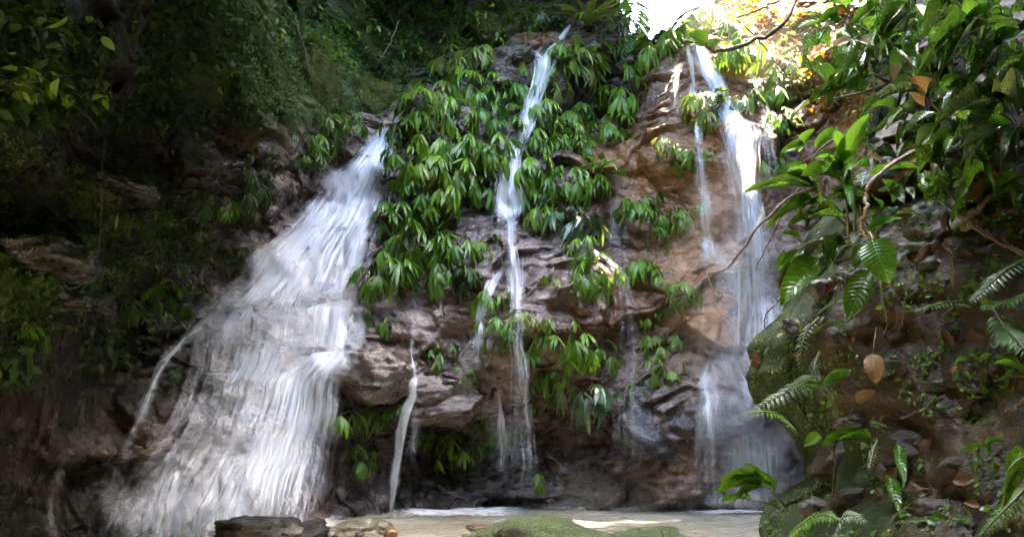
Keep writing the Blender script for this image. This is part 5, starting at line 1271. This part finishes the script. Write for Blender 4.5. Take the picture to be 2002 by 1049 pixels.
# 2 the big shrubs that fill the upper right corner
UR = [
('shrub in the upper right nearest the golden patch, dark pointed leaves', (1720,150,3.6), [[(1745,165,3.7),(1690,130,3.5),(1655,40,3.4)], [(1730,165,3.6),(1690,180,3.5),(1620,195,3.4)]],
 [(1655,25,1620,10,22,'b'),(1655,42,1555,66,28,'g'),(1660,35,1600,45,22,'g'),(1622,90,1573,132,26,'d'),(1620,165,1606,122,26,'g'),(1692,128,1618,180,40,'d'),(1620,167,1572,158,14,'d'),(1692,184,1588,200,28,'d'),(1592,199,1546,230,18,'y'),(1650,60,1690,95,26,'g'),
  (1700,100,1655,140,28,'d'),(1720,130,1660,165,24,'g'),(1700,60,1735,30,24,'d')]),
('shrub along the top right with long striped leaves and a dry seed head', (1760,70,3.5), [[(1790,140,3.6),(1750,90,3.5),(1665,45,3.3)], [(1780,120,3.5),(1770,60,3.4),(1790,0,3.3)]],
 [(1722,16,1664,46,16,'g'),(1722,22,1672,56,14,'d'),(1776,8,1720,62,24,'g'),(1792,24,1728,72,22,'p'),(1740,60,1700,90,24,'d'),(1760,40,1735,100,26,'d'),(1700,10,1660,20,20,'b'),(1760,70,1722,80,20,'g'),(1790,70,1745,130,30,'d'),(1745,92,1790,136,36,'d'),(1740,110,1700,150,24,'d'),(1737,168,1792,166,28,'g'),(1725,125,1660,165,22,'g'),(1710,85,1680,130,26,'d'),(1780,15,1820,40,22,'d'),(1760,100,1720,110,18,'p')]),
('shrub in the top right corner with light-rimmed drooping leaves', (1890,70,3.2), [[(1960,140,3.3),(1905,70,3.1),(1875,10,3.0)], [(1930,100,3.2),(1880,60,3.1),(1830,60,3.0)]],
 [(1864,12,1796,46,20,'p'),(1880,12,1828,36,9,'p'),(1886,36,1927,2,24,'b'),(1888,50,1962,20,28,'g'),(1900,60,1992,34,26,'d'),(1882,40,1809,76,18,'g'),(1902,54,1803,112,17,'g'),(1917,74,1842,122,18,'d'),(1935,92,1998,62,36,'d'),(1905,80,1850,100,20,'g'),(1870,90,1830,140,30,'d'),(1930,60,1985,85,24,'d'),(1940,110,1890,120,22,'g'),(1900,120,1850,150,26,'d'),(1940,20,1999,5,26,'d'),(1960,120,1900,150,22,'g'),(1840,20,1810,60,16,'y')]),
('shrub with big shiny grey-green leaves at the middle right', (1860,220,2.9), [[(1940,330,3.2),(1880,260,2.95),(1810,190,2.8)], [(1960,300,3.1),(1950,250,2.9),(1900,225,2.8)]],
 [(1802,184,1707,203,19,'p'),(1806,208,1838,164,36,'t'),(1812,172,1838,190,30,'p'),(1838,166,1892,154,15,'b'),(1802,210,1717,251,16,'p'),(1832,222,1772,263,27,'p'),(1922,224,1832,240,42,'p'),(1967,232,1869,276,19,'p'),(1962,242,1878,294,19,'p'),(1977,240,1937,268,24,'g'),(1830,240,1790,290,24,'d'),(1900,250,1850,300,26,'d'),(1860,250,1840,310,28,'g'),(1990,214,1940,220,12,'y'),(1760,215,1735,245,18,'d'),(1950,280,1900,320,22,'d'),(2000,250,1960,290,26,'d'),(1880,170,1850,220,26,'d')]),
('dark shrub at the right edge below the corner', (1970,180,3.2), [[(2010,260,3.3),(1970,190,3.2),(1920,140,3.1)], [(2010,230,3.2),(1990,180,3.1),(1985,130,3.0)]],
 [(1985,180,1930,170,34,'d'),(1970,150,1900,140,24,'d'),(1960,165,1905,185,22,'g'),(2000,140,1950,130,24,'g'),(1990,200,1940,200,20,'d'),(1945,130,1890,165,26,'d'),(2000,170,1985,220,26,'d'),(1975,110,1920,120,20,'g'),(1930,190,1880,200,16,'p'),(1990,100,2002,150,28,'d'),(1960,200,1925,215,14,'p')]),
('low dark plants behind the pale curved root', (1860,370,3.0), [[(1880,400,3.0),(1850,370,2.9),(1830,340,2.9)]],
 [(1864,366,1912,348,14,'p'),(1822,372,1858,364,14,'g'),(1840,330,1800,380,24,'d'),(1860,310,1830,350,22,'d'),(1890,330,1940,340,16,'d'),(1885,395,1925,360,9,'b'),(1900,350,1870,395,18,'d'),(1920,320,1900,360,20,'d'),(1820,400,1790,380,22,'d'),(1850,400,1815,415,16,'d'),(1960,330,1920,350,20,'d'),(1990,340,1950,380,24,'d'),(1840,300,1870,260,20,'d'),(1830,300,1845,350,14,'d'),(1915,400,1880,410,12,'n')]),
]
for lab, base, stems, lv in UR:
    r0 = base[2]
    lv2 = [l + (r0-Rg.uniform(0.0, 0.35), r0-Rg.uniform(0.1, 0.55), Rg.uniform(0.35, 0.8)) for l in lv]
    fg_plant('broad_leaved_shrub', lab, 'shrub', base, stems, lv2, stem_mat=M_twig, stem_r=0.008)
# deeper leaves between them
DEEP = [((1740,90),70,40,3.9,'loose dark shrub deep behind the striped leaves'), ((1860,130),80,46,3.8,'loose dark shrub deep behind the light-rimmed leaves'), ((1930,230),70,36,3.5,'loose dark shrub deep behind the shiny grey-green leaves'), ((1780,250),55,18,3.9,'loose dark shrub above the withered leaves'), ((1960,60),70,36,3.8,'loose dark shrub deep in the top right corner'),((1900,330),60,18,3.4,'loose dark shrub under the shiny grey-green leaves'),((1965,390),50,14,3.1,'loose dark leaves at the right edge above the bare bank')]
for (cx, cy), rad, n_, r0, lab in DEEP:
    lv = []
    for i in range(n_):
        bx, by = cx+Rg.normal()*rad*0.75, cy+Rg.normal()*rad*0.6; a = Rg.normal()*0.5+math.radians(155); L = Rg.uniform(30, 66)
        lv.append((bx, by, bx+L*math.cos(a), by+L*math.sin(a), L*Rg.uniform(.28, .42), 'ddggb'[Rg.integers(0, 5)], r0+Rg.uniform(-.3, .3), r0+Rg.uniform(-.5, .1), Rg.uniform(.2, .7)))
    fg_plant('broad_leaved_shrub', lab, 'shrub', (cx, cy, r0+.3), [[(cx+50, cy+60, r0+.5), (cx, cy, r0), (cx-30, cy-40, r0-.2)], [(cx+50, cy+60, r0+.5), (cx+20, cy, r0+.1), (cx+20, cy-50, r0)]], lv, stem_mat=M_twig, stem_r=0.007, group=None)

for lab, l in (('pale pinkish white leaf catching light beside the golden patch', (1660,80,1622,97,17,'k',3.2,3.1,.9)), ('curled pink leaf under the striped leaves', (1682,82,1708,90,24,'k',3.2,3.1,.8)), ('small folded pink leaf left of the big oval dark leaf', (1752,130,1747,154,20,'k',3.2,3.1,.9))):
    fg_plant('pale_leaf', lab, 'leaf', l[:2]+(l[6],), [[(l[0]+25, l[1]-14, l[6]+.1), l[:2]+(l[6],)]], [l], stem_r=0.002, stem_mat=M_twig)
sh = link('seed_head', None, label='dry brown curly seed head among the leaves at the top right', cat='seed head'); sh.location = pix_at(1657, 28, 3.2)
for i in range(26):
    d = Vector(Rg.normal(size=3)); lf = link('bract', FG_LEAF['n'][i % 3], sh); put(lf, d.normalized()*0.012, basis(d, Rg.normal(size=3)), (0.018, 0.032, 0.032))

# 3 ferns
PINNA = {k: [leaf_mesh('pinna', 1.0, 0.24, dr, 0.3, 4, 0.3, 0.05, 0.7, FGM[k], 0, 300+i) for i, dr in enumerate((0.4, 0.8))] for k in 'gdpb'}
def fern(label, pts, wid, n, kind, taper=0.9, rach=0.004, rows=1):
    """frond along a curve of (px,py,r); wid pinna length in pixels"""
    wid *= 0.8
    P = smooth_path([pix_at(*q) for q in pts], n+2); root = link('fern_frond', None, label=label, cat='fern'); root.location = P[0]
    Vt, Ft = tube(P-P[0], np.linspace(rach, rach*0.3, len(P)), 5); link('rachis', mesh_from('rachis', Vt, Ft, M_stalk), root)
    T = np.gradient(P, axis=0); rm = pts[0][2]
    for i in range(2, n+2):
        f = (i-1)/n; t = Vector(T[i]).normalized(); to = Vector(CAM-P[i]).normalized(); up = (to*0.55 + Vector((0, 0, 0.7))).normalized()
        side = t.cross(up).normalized(); L = wid*rm/F*(math.sin(math.pi*min(1, 0.22+0.78*f))**0.7*taper + (1-taper)) + 0.004
        for s in (-1, 1):
            d = side*s*0.9 + t*0.5 + Vector((0, 0, -0.12))
            lf = link('pinna', PINNA[kind][Rg.integers(0, 2)], root); put(lf, Vector(P[i]-P[0]), basis(d, up), L*Rg.uniform(.9, 1.1))
    return root
for i, (pts, lab) in enumerate(((((1205,-30,11.5),(1240,10,11.2),(1235,60,11.0),(1215,105,10.9)), 'pale hazy palm frond drooping over the skyline gap on its left'), (((1385,10,11.2),(1350,25,11.0),(1320,60,10.9),(1300,105,10.8)), 'palm frond hanging down just left of the main fall lip'))):
    fern(lab, pts, 52, 24, 'd', rach=0.012)
fern('shiny fern frond reaching left over the lower veil of the main fall', [(1650,770,2.95),(1590,745,2.85),(1530,770,2.75),(1475,800,2.7)], 34, 18, 'p')
fern('green fern frond just above the shiny one at the bank edge', [(1640,745,2.95),(1600,735,2.85),(1565,745,2.8),(1535,765,2.75)], 26, 14, 'g')
fern('lower fern frond hanging under the shiny one', [(1560,850,2.9),(1530,815,2.8),(1500,805,2.75),(1450,808,2.7)], 20, 14, 'b')
fern('fern frond drooping from the grey stone, tips catching light', [(1600,620,2.95),(1575,650,2.85),(1566,690,2.8),(1568,730,2.78)], 20, 14, 'p')
fern('small fern frond arching to the right of the drooping one', [(1590,650,2.95),(1620,628,2.85),(1645,632,2.8),(1655,655,2.78)], 18, 11, 'g')
fern('short fern frond among the moss, pointing down', [(1600,690,2.95),(1592,720,2.85),(1600,745,2.8)], 13, 10, 'p')
fern('long fern frond across the dark bank at the right', [(1905,600,2.6),(1870,590,2.5),(1830,595,2.45),(1790,608,2.4)], 15, 15, 'g')
fern('broad shiny fern frond at the right edge', [(2010,505,2.6),(1965,530,2.45),(1930,560,2.4),(1898,590,2.35)], 26, 16, 'p')
fern('dark fern frond sagging at the right edge', [(1940,600,2.5),(1965,640,2.4),(1985,660,2.35),(2010,690,2.3)], 40, 15, 'd')
fern('dark fern frond under the broad shiny one', [(1920,590,2.55),(1960,590,2.45),(2010,575,2.4)], 30, 13, 'd')
fern('fern frond low by the palm seedling, arching right', [(1545,1060,2.5),(1580,1020,2.45),(1610,1005,2.4),(1640,1015,2.38)], 26, 14, 'g')
fern('curling fern frond at the bottom of the bank', [(1630,1060,2.4),(1645,1015,2.35),(1665,1005,2.33),(1690,1020,2.3)], 22, 13, 'p')
fern('fern frond leaning out of the lower left bank corner', [(1530,1060,2.5),(1560,1030,2.45),(1600,1000,2.4)], 22, 12, 'b')
fern('fern frond in the lower right corner', [(2020,940,2.1),(1985,975,2.05),(1950,1010,2.02),(1918,1045,2.0)], 22, 16, 'b')
fern('tiny shiny fern on the tan rock of the bank', [(1735,835,2.6),(1720,826,2.55),(1702,822,2.5)], 9, 8, 'p')
fern('tiny dark frond hanging from the bank crack', [(1715,860,2.6),(1706,885,2.55),(1700,916,2.5)], 11, 9, 'p')
for i, (pts, lab) in enumerate(((((2010,905,2.1),(1985,930,2.05),(1958,965,2.0)), 'upper grass-like blade in the lower right corner'), (((2010,925,2.1),(1985,950,2.05),(1962,990,2.0)), 'second grass-like blade in the lower right corner'), (((2010,890,2.1),(1990,900,2.05),(1968,920,2.0)), 'topmost thin grass-like blade at the lower right edge'))):
    fg_plant('grass_blade', lab, 'grass', pts[0], [pts], [(*pts[0][:2], *pts[2][:2], 12, 'g', pts[0][2], pts[2][2], .6)], stem_r=0.002)

# 4 small plants on the bank
fg_plant('palm_seedling', 'palm seedling with split blades leaning over the pool', 'palm', (1532,988,2.8), [[(1535,990,2.8),(1522,975,2.75),(1512,962,2.72)], [(1520,990,2.8),(1495,980,2.72),(1465,976,2.7)]],
    [(1514,964,1457,907,15,'d',2.72,2.65,.7),(1513,963,1437,926,13,'d',2.72,2.62,.6),(1510,960,1412,942,14,'g',2.72,2.6,.5),(1500,950,1405,963,14,'g',2.72,2.58,.5),(1500,952,1432,975,13,'g',2.72,2.6,.5),(1512,962,1478,935,16,'d',2.72,2.66,.7),(1470,977,1408,990,18,'d',2.7,2.6,.5),(1466,976,1428,968,12,'d',2.7,2.62,.5)], stem_r=0.004)
fg_plant('seedling', 'small bright leaf at the bank edge right of the mist', 'leaf', (1600,850,2.8), [[(1612,850,2.85),(1602,849,2.8)]], [(1602,849,1573,872,22,'b',2.8,2.75,.8)], stem_r=0.002)
fg_plant('seedling', 'strap-leaved seedling on the bank above the wide crack', 'seedling', (1705,865,2.7), [[(1710,868,2.75),(1700,862,2.7)]], [(1703,862,1610,872,9,'g',2.7,2.6,.4),(1703,858,1625,848,9,'g',2.7,2.62,.4)], stem_r=0.002)
fg_plant('seedling', 'broad leaf on a bent green stalk above the dark gap', 'seedling', (1640,815,2.8), [[(1640,815,2.8),(1628,785,2.75),(1598,758,2.72)], [(1628,785,2.75),(1614,760,2.7)]], [(1612,756,1663,722,22,'d',2.72,2.68,.7),(1598,757,1570,752,12,'g',2.72,2.66,.6)], stem_r=0.003)
fg_plant('seedling', 'seedling with three bright leaves on bare soil at the right', 'seedling', (1930,880,2.3), [[(1935,890,2.35),(1930,872,2.3)]], [(1930,874,1878,886,13,'b',2.3,2.25,.6),(1928,872,1966,861,15,'b',2.3,2.25,.7),(1930,874,1937,888,11,'b',2.3,2.26,.7)], stem_r=0.002)
fg_plant('seedling', 'single green leaf right of the three-leaved seedling', 'leaf', (1985,880,2.25), [[(1990,875,2.28),(1982,880,2.25)]], [(1982,880,1984,908,20,'g',2.25,2.22,.7)], stem_r=0.002)
fg_plant('strap_fern', 'long dark strap leaf hanging down the bank crack', 'fern', (1735,930,2.6), [], [(1738,930,1760,1015,22,'d',2.55,2.45,.8)])
fg_plant('strap_fern', 'shorter dark strap leaf above the long hanging one', 'fern', (1755,868,2.65), [], [(1755,868,1768,952,20,'d',2.6,2.5,.8)])
fg_plant('seedling', 'arching narrow leaf at the right edge over the bare bank', 'leaf', (2005,740,2.4), [[(2010,735,2.4),(1975,735,2.38),(1945,745,2.35)]], [(2008,738,1950,700,14,'g',2.4,2.3,.5)], stem_r=0.003)
fg_plant('yellow_leaf', 'small yellow fallen leaf caught on the right-hand ferns', 'leaf', (1925,590,2.4), [], [(1932,594,1912,588,14,'y',2.38,2.35,.8)])
fg_plant('seedling', 'tiny green sprig on the stony part of the bank', 'seedling', (1890,700,2.5), [], [(1870,712,1912,698,10,'g',2.45,2.4,.6)])

# 5 roots, twigs and vines
def vine(name, label, cat, pts, r0, r1, mat, n=40):
    P = smooth_path([pix_at(*q) for q in pts], n)
    P = P + np.stack([vnoise(np.arange(n)*0.35, np.zeros(n)+s, np.zeros(n)+len(pts), 3) for s in (1, 2, 3)], -1)*r0*0.8
    o = P[0].copy(); Vt, Ft = tube(P-o, np.linspace(r0, r1, n)*(1+0.18*vnoise(np.arange(n)*0.9, np.zeros(n), np.zeros(n)+9, 4)), 7)
    ob = link(name, mesh_from(name, Vt, Ft, mat), label=label, cat=cat); ob.location = o; return ob
vine('root', 'pale root curving in an S in front of the dark leaves', 'root', [(1830,285,3.1),(1775,302,2.9),(1735,330,2.8),(1705,355,2.75),(1694,385,2.72),(1692,410,2.7),(1683,432,2.7),(1686,452,2.7),(1704,466,2.7)], 0.0075, 0.0055, M_root, 60)
vine('twig', 'bare twig arching out over the mist from the shrub', 'twig', [(1600,372,3.0),(1545,385,2.9),(1510,415,2.85),(1475,450,2.82),(1450,490,2.8),(1425,522,2.8),(1388,535,2.8)], 0.0062, 0.0028, M_twig)
vine('twig', 'thin hooked twig end with curled tendril before the mist', 'twig', [(1388,535,2.8),(1386,548,2.79),(1395,565,2.78),(1412,577,2.78),(1392,592,2.78),(1370,590,2.78),(1358,572,2.78)], 0.0028, 0.0018, M_twig)
vine('twig', 'fine dark twig crossing the mist beside the arching one', 'twig', [(1560,370,3.0),(1540,400,2.95),(1515,450,2.9),(1477,525,2.88)], 0.0035, 0.002, M_darkroot)
vine('branch', 'dark branch dipping from the top edge across the glare', 'branch', [(1560,-10,3.6),(1540,35,3.5),(1500,68,3.45),(1450,88,3.4),(1410,98,3.38),(1388,92,3.36),(1372,84,3.35),(1335,82,3.34)], 0.011, 0.005, M_darkroot, 50)
vine('branch', 'thinner branch leaving the dark one near the top edge', 'branch', [(1535,-5,3.6),(1500,12,3.55),(1475,24,3.5),(1440,34,3.48)], 0.006, 0.003, M_darkroot)
fg_plant('branch_leaves', 'two round backlit leaves at the end of the dark dipping branch', 'leaves', (1382,88,3.36), [[(1382,88,3.36),(1383,80,3.35)]], [(1384,84,1348,66,34,'d',3.35,3.33,.9),(1386,94,1408,82,16,'d',3.36,3.35,.7)], stem_r=0.003, stem_mat=M_darkroot)
vine('twig', 'fine twig slanting down from the branch beside the golden patch', 'twig', [(1440,40,3.5),(1480,75,3.6),(1520,125,3.7),(1555,170,3.75),(1573,198,3.8)], 0.004, 0.002, M_darkroot)
vine('vine', 'hanging thread with a hooked end under the big oval leaf', 'vine', [(1720,548,2.52),(1728,600,2.5),(1735,630,2.5),(1728,652,2.5)], 0.0028, 0.0016, M_stalk)
vine('root', 'thick mossy root bending down the bank from the middle right', 'root', [(1865,395,3.0),(1850,440,2.85),(1838,468,2.8),(1810,492,2.78),(1785,505,2.8)], 0.016, 0.010, M_darkroot)
vine('root', 'loop of brown root around the round bank stone', 'root', [(1840,478,2.8),(1860,492,2.76),(1866,525,2.75),(1864,560,2.78)], 0.005, 0.004, M_twig)
vine('stick', 'straight brown stick lying across the bank top at the right', 'stick', [(1828,388,3.0),(1880,425,2.8),(1930,460,2.75),(2010,500,2.6)], 0.006, 0.007, M_darkroot)
vine('stick', 'dark branch leaning up to the right at the bank top', 'stick', [(1895,425,2.9),(1935,385,2.85),(1985,345,2.8),(2010,330,2.8)], 0.012, 0.008, M_darkroot)
vine('stick', 'grey broken stick behind the bright shrub', 'stick', [(1694,292,3.3),(1720,308,3.2),(1745,325,3.1)], 0.009, 0.008, M_root)
vine('twig', 'short pale twig at the right edge of the bare bank', 'twig', [(2005,782,2.4),(1985,797,2.38),(1966,808,2.36)], 0.005, 0.003, M_root)
vine('twig', 'straw-thin twig over the bank under the dead leaf', 'twig', [(1762,818,2.65),(1800,800,2.62),(1850,770,2.6)], 0.0022, 0.0016, M_twig)
vine('twig', 'thin twig lying level on the lower bank', 'twig', [(1748,960,2.5),(1790,958,2.46),(1822,956,2.44)], 0.003, 0.002, M_twig)
vine('twig', 'brown twig bending down from the mossy bank edge', 'twig', [(1535,560,3.0),(1520,590,2.95),(1498,615,2.92),(1495,640,2.92)], 0.0035, 0.002, M_darkroot)
vine('root', 'root hanging straight down the shaded bank', 'root', [(1628,850,2.8),(1632,900,2.75),(1630,970,2.7)], 0.005, 0.003, M_darkroot)
vine('root', 'thin brown root hanging beside the tan dead leaf thread', 'root', [(1775,560,2.75),(1768,600,2.72),(1765,640,2.72)], 0.003, 0.002, M_twig)
vine('vine', 'thin vine hanging down the dark left wall', 'vine', [(205,270,6.6),(200,340,6.5),(197,430,6.45),(192,520,6.4)], 0.005, 0.003, M_darkroot)
vine('vine', 'pale vine running down the leaning mossy slab', 'vine', [(575,30,9.2),(590,80,9.1),(605,140,9.1),(625,200,9.15)], 0.008, 0.005, M_darkroot)
vine('vine', 'crooked liana in the dark gully above the cascade lip', 'vine', [(780,40,10.8),(765,80,10.6),(745,115,10.5),(735,135,10.5)], 0.010, 0.006, M_darkroot)
vine('branch', 'dark fallen branch leaning on the clay rock left of the strands', 'branch', [(1318,150,10.35),(1300,178,10.2),(1275,205,10.1)], 0.022, 0.012, M_darkroot)

# 6 stones, fallen leaves and moss on the bank
def bank_rock(label, px, py, w, h, mat, seed, **k):
    hp = bank_hit(px, py); r = math.hypot(hp[0].x, hp[0].y) if hp[0] else 2.7
    d = w*r/F*0.9
    return rock(label, px, py, w, h, d, r+d*0.36, mat, seed, sub=4, **k)
R_bank = RK('bank_stone', (0.010, 0.007, 0.0045), (0.032, 0.021, 0.012), (0.13, 0.098, 0.06), (0, 0, 0), scale=5.0, moss_bias=0.15, rough=(0.3, 0.7), spec=0.35)
R_bankg = RK('grey_bank_stone', (0.012, 0.011, 0.010), (0.036, 0.033, 0.030), (0.12, 0.11, 0.098), (0, 0, 0), scale=5.0, moss_bias=0.2, rough=(0.25, 0.6))
for i, (px, py, w, h, m_, lab) in enumerate([
 (1828,520,66,60,R_bankg,'round grey stone under the bent mossy root'),(1795,485,50,34,R_bankg,'small grey stone left of the bent mossy root'),(1900,505,90,50,R_bank,'brown stone wedged under the bank top'),(1940,490,60,30,R_bankg,'flat grey stone below the straight stick'),
 (1620,580,80,70,R_bankg,'grey stone on the mossy bank edge below the climber'),(1560,645,60,50,R_bank,'tan stone set in the moss'),(1660,660,90,80,R_bank,'brown stone left of the dead leaf'),(1690,830,110,60,R_bank,'tan rock under the tiny shiny fern'),
 (1790,880,150,90,R_bank,'large ridged tan rock in the lower bank'),(1640,905,120,80,R_bank,'dark brown rock over the lower bank crack'),(1740,925,70,60,R_bankg,'purplish grey stone by the strap leaves'),(1870,930,90,70,R_bank,'brown rounded stone beside the ridged rock'),
 (1830,760,90,50,R_bankg,'dark grey stone in the middle of the bare bank'),(1880,640,60,50,R_bank,'brown stone under the right-hand ferns'),(1770,650,60,50,R_bank,'small tan stone in the dark soil'),(1960,960,80,50,R_bank,'brown stone near the lower right corner'),
 (1680,980,130,70,R_bank,'long brown rock along the bottom of the bank'),(1840,1000,120,60,R_bank,'flat dark rock at the bottom right of the bank'),(1600,1000,80,60,R_bankg,'mossy grey stone behind the low ferns'),(1930,800,80,60,R_bank,'earth-coloured stone at the right of the bare bank'),
 (1745,720,60,46,R_bankg,'greenish stone right of the dead leaf'),(1545,770,50,40,R_bankg,'grey stone behind the shiny fern')]):
    bank_rock(lab, px, py, w, h, m_, 200+i, sharp=0.7, tilt=Rg.uniform(-.3, .3))
for lab, px, py, w, k, a in [('orange-brown curled leaf in the moss at the bank edge',1480,706,36,'n',1.9),('yellow-brown fallen leaf under the dangling tan leaf',1692,775,44,'t',0.4),('rust-brown fallen leaf on the lower right bank',1885,938,44,'n',0.1),('pale tan fallen leaf beside the bank top stick',1895,440,40,'t',0.5),
     ('small tan fallen leaf in the dark soil',1868,720,18,'t',1.0),('dull brown fallen leaf at the foot of the ridged rock',1800,950,40,'n',2.6),('little pale fallen leaf on the moss',1525,655,14,'k',.4),('brown fallen leaf on the middle of the bare bank',1850,660,34,'n',2.1),('tan fallen leaf at the right of the bare bank',1955,850,22,'t',.9),('wet pinkish fallen leaf by the strap leaves',1742,930,38,'n',1.1),('brown fallen leaf under the right fern',1915,650,26,'n',2.9),('curled leaf low by the bottom right stone',1900,985,30,'t',3.0)]:
    hp = bank_hit(px, py)
    if hp[0] is None: continue
    r = math.hypot(hp[0].x, hp[0].y)-0.05; dx, dy = math.cos(a)*w/2, -math.sin(a)*w/2
    fg_plant('fallen_leaf', lab, 'leaf', (px, py, r), [], [(px-dx, py-dy, px+dx, py+dy, w*0.5, k, r, r-0.01, .8)])

def bank_scatter(n, mat, size, seed, name, label, fn, shape, lift=0.006, out=0.8):
    r = np.random.default_rng(seed); P, D, N, S = [], [], [], []
    for i in range(n):
        px, py = r.uniform(1440, 2002), r.uniform(250, 1060)
        if not fn(px, py, r): continue
        hp = bank_hit(px, py)
        if hp[0] is None: continue
        nn = hp[1] if hp[1].y < 0 else -hp[1]
        P.append(hp[0] + nn*lift*r.uniform(-.5, 1)); d = Vector(r.normal(size=3)); d = d - nn*d.dot(nn) + nn*out*r.uniform(0, 1) + Vector((0, 0, -0.2)); D.append(d); N.append(nn*0.8 + Vector(r.normal(size=3))*0.4); S.append(r.uniform(*size))
    return leaf_scatter(name, np.array(P), np.array(D), np.array(N), np.array(S), mat, label, shape=shape, seed=seed)
edge_px = lambda py: np.interp(py, [330,420,560,640,720,780,850,900,950,1000,1049], [1560,1560,1515,1470,1452,1472,1550,1578,1572,1505,1475])
bank_scatter(65000, M_mossleaf, (0.008, 0.024), 1, 'moss', 'moss tufts cloaking the bank edge', lambda x, y, r: (x-edge_px(y)) < 150*r.random()**1.5 and 540 < y < 860 or (y > 930 and (x-edge_px(y)) < 130*r.random()), (0.28, 0.6), 0.004, 1.3)
bank_scatter(110, M_leaf_brown, (0.02, 0.05), 2, 'leaf_litter', 'brown leaf litter strewn on the bank', lambda x, y, r: x-edge_px(y) > 60 and vnoise(np.array([x*.012]), np.array([y*.012]), np.array([0.]), 5)[0] > -0.05, (0.5, 0.5))
bank_scatter(110, M_leaf_tan, (0.010, 0.03), 3, 'leaf_litter', 'pale litter flecks strewn on the bank', lambda x, y, r: x-edge_px(y) > 60, (0.4, 0.6))
bank_scatter(4500, M_leaf_d, (0.012, 0.032), 4, 'small_creepers', 'small dark creepers over the bank', lambda x, y, r: x-edge_px(y) > 30 and vnoise(np.array([x*.014]), np.array([y*.014]), np.array([3.]), 5)[0] > 0.1, (0.55, 0.5))

# ---------------------------------------------------------------- humid air
import bmesh
def haze(dens=0.02):
    m, nt, out = new_mat('humid_air')
    v = nd(nt, 'ShaderNodeVolumePrincipled'); v.inputs['Color'].default_value = (0.95, 0.95, 0.93, 1); v.inputs['Density'].default_value = dens; v.inputs['Anisotropy'].default_value = 0.3
    nt.links.new(v.outputs[0], out.inputs['Volume'])
    x0, x1, y0, y1, z0, z1 = -21, 21, -16, 34, -1.6, 17.5
    V = [(x, y, z) for z in (z0, z1) for y in (y0, y1) for x in (x0, x1)]
    link('haze', mesh_from('haze', V, [(0, 2, 3, 1), (4, 5, 7, 6), (0, 1, 5, 4), (2, 6, 7, 3), (0, 4, 6, 2), (1, 3, 7, 5)], m, smooth=False), kind='stuff', label='thin humid air full of fine spray')
def mist(name, px, py, r, ax, dens, label):
    c = pix_at(px, py, r); m, nt, out = new_mat(name)
    tc = nd(nt, 'ShaderNodeTexCoord')
    ln = nd(nt, 'ShaderNodeVectorMath', operation='LENGTH'); nt.links.new(mapping(nt, tc.outputs['Object'], tuple(1/a for a in ax)), ln.inputs[0])
    f = ramp(nt, ln.outputs['Value'], [(0.15, 1.0), (0.95, 0.0)])
    nz = ramp(nt, noise(nt, mapping(nt, tc.outputs['Object'], (1.6, 1.6, 0.8)), 1.3, 3, 0.6), [(0.36, 0.1), (0.66, 1.0)])
    v = nd(nt, 'ShaderNodeVolumePrincipled'); v.inputs['Color'].default_value = (0.97, 0.96, 0.94, 1); v.inputs['Anisotropy'].default_value = 0.2
    nt.links.new(mth(nt, 'MULTIPLY', mth(nt, 'MULTIPLY', f, nz), dens), v.inputs['Density']); nt.links.new(v.outputs[0], out.inputs['Volume'])
    bm = bmesh.new(); bmesh.ops.create_icosphere(bm, subdivisions=3, radius=1.0)
    co = np.array([v_.co for v_ in bm.verts])*ax; Fc = np.array([[v_.index for v_ in f_.verts] for f_ in bm.faces]); bm.free()
    ob = link(name, mesh_from(name, co, Fc, m), label=label, kind='stuff'); ob.location = c
mist('spray_mist', 1475, 660, 9.1, (1.0, 1.0, 2.3), 0.20, 'white spray mist hanging around the main fall')
mist('spray_mist', 1300, 960, 9.0, (2.4, 1.0, 0.5), 0.07, 'low spray mist over the far pool edge')
mist('spray_mist', 470, 985, 7.5, (1.3, 0.8, 0.5), 0.06, 'low spray mist at the foot of the broad cascade')
mist('spray_mist', 1330, 50, 10.9, (1.7, 0.7, 0.8), 0.10, 'bright mist over the lip of the falls')
mist('spray_mist', 1530, 100, 10.4, (1.3, 0.8, 1.0), 0.045, 'glowing mist in the sunbeam over the golden bushes')
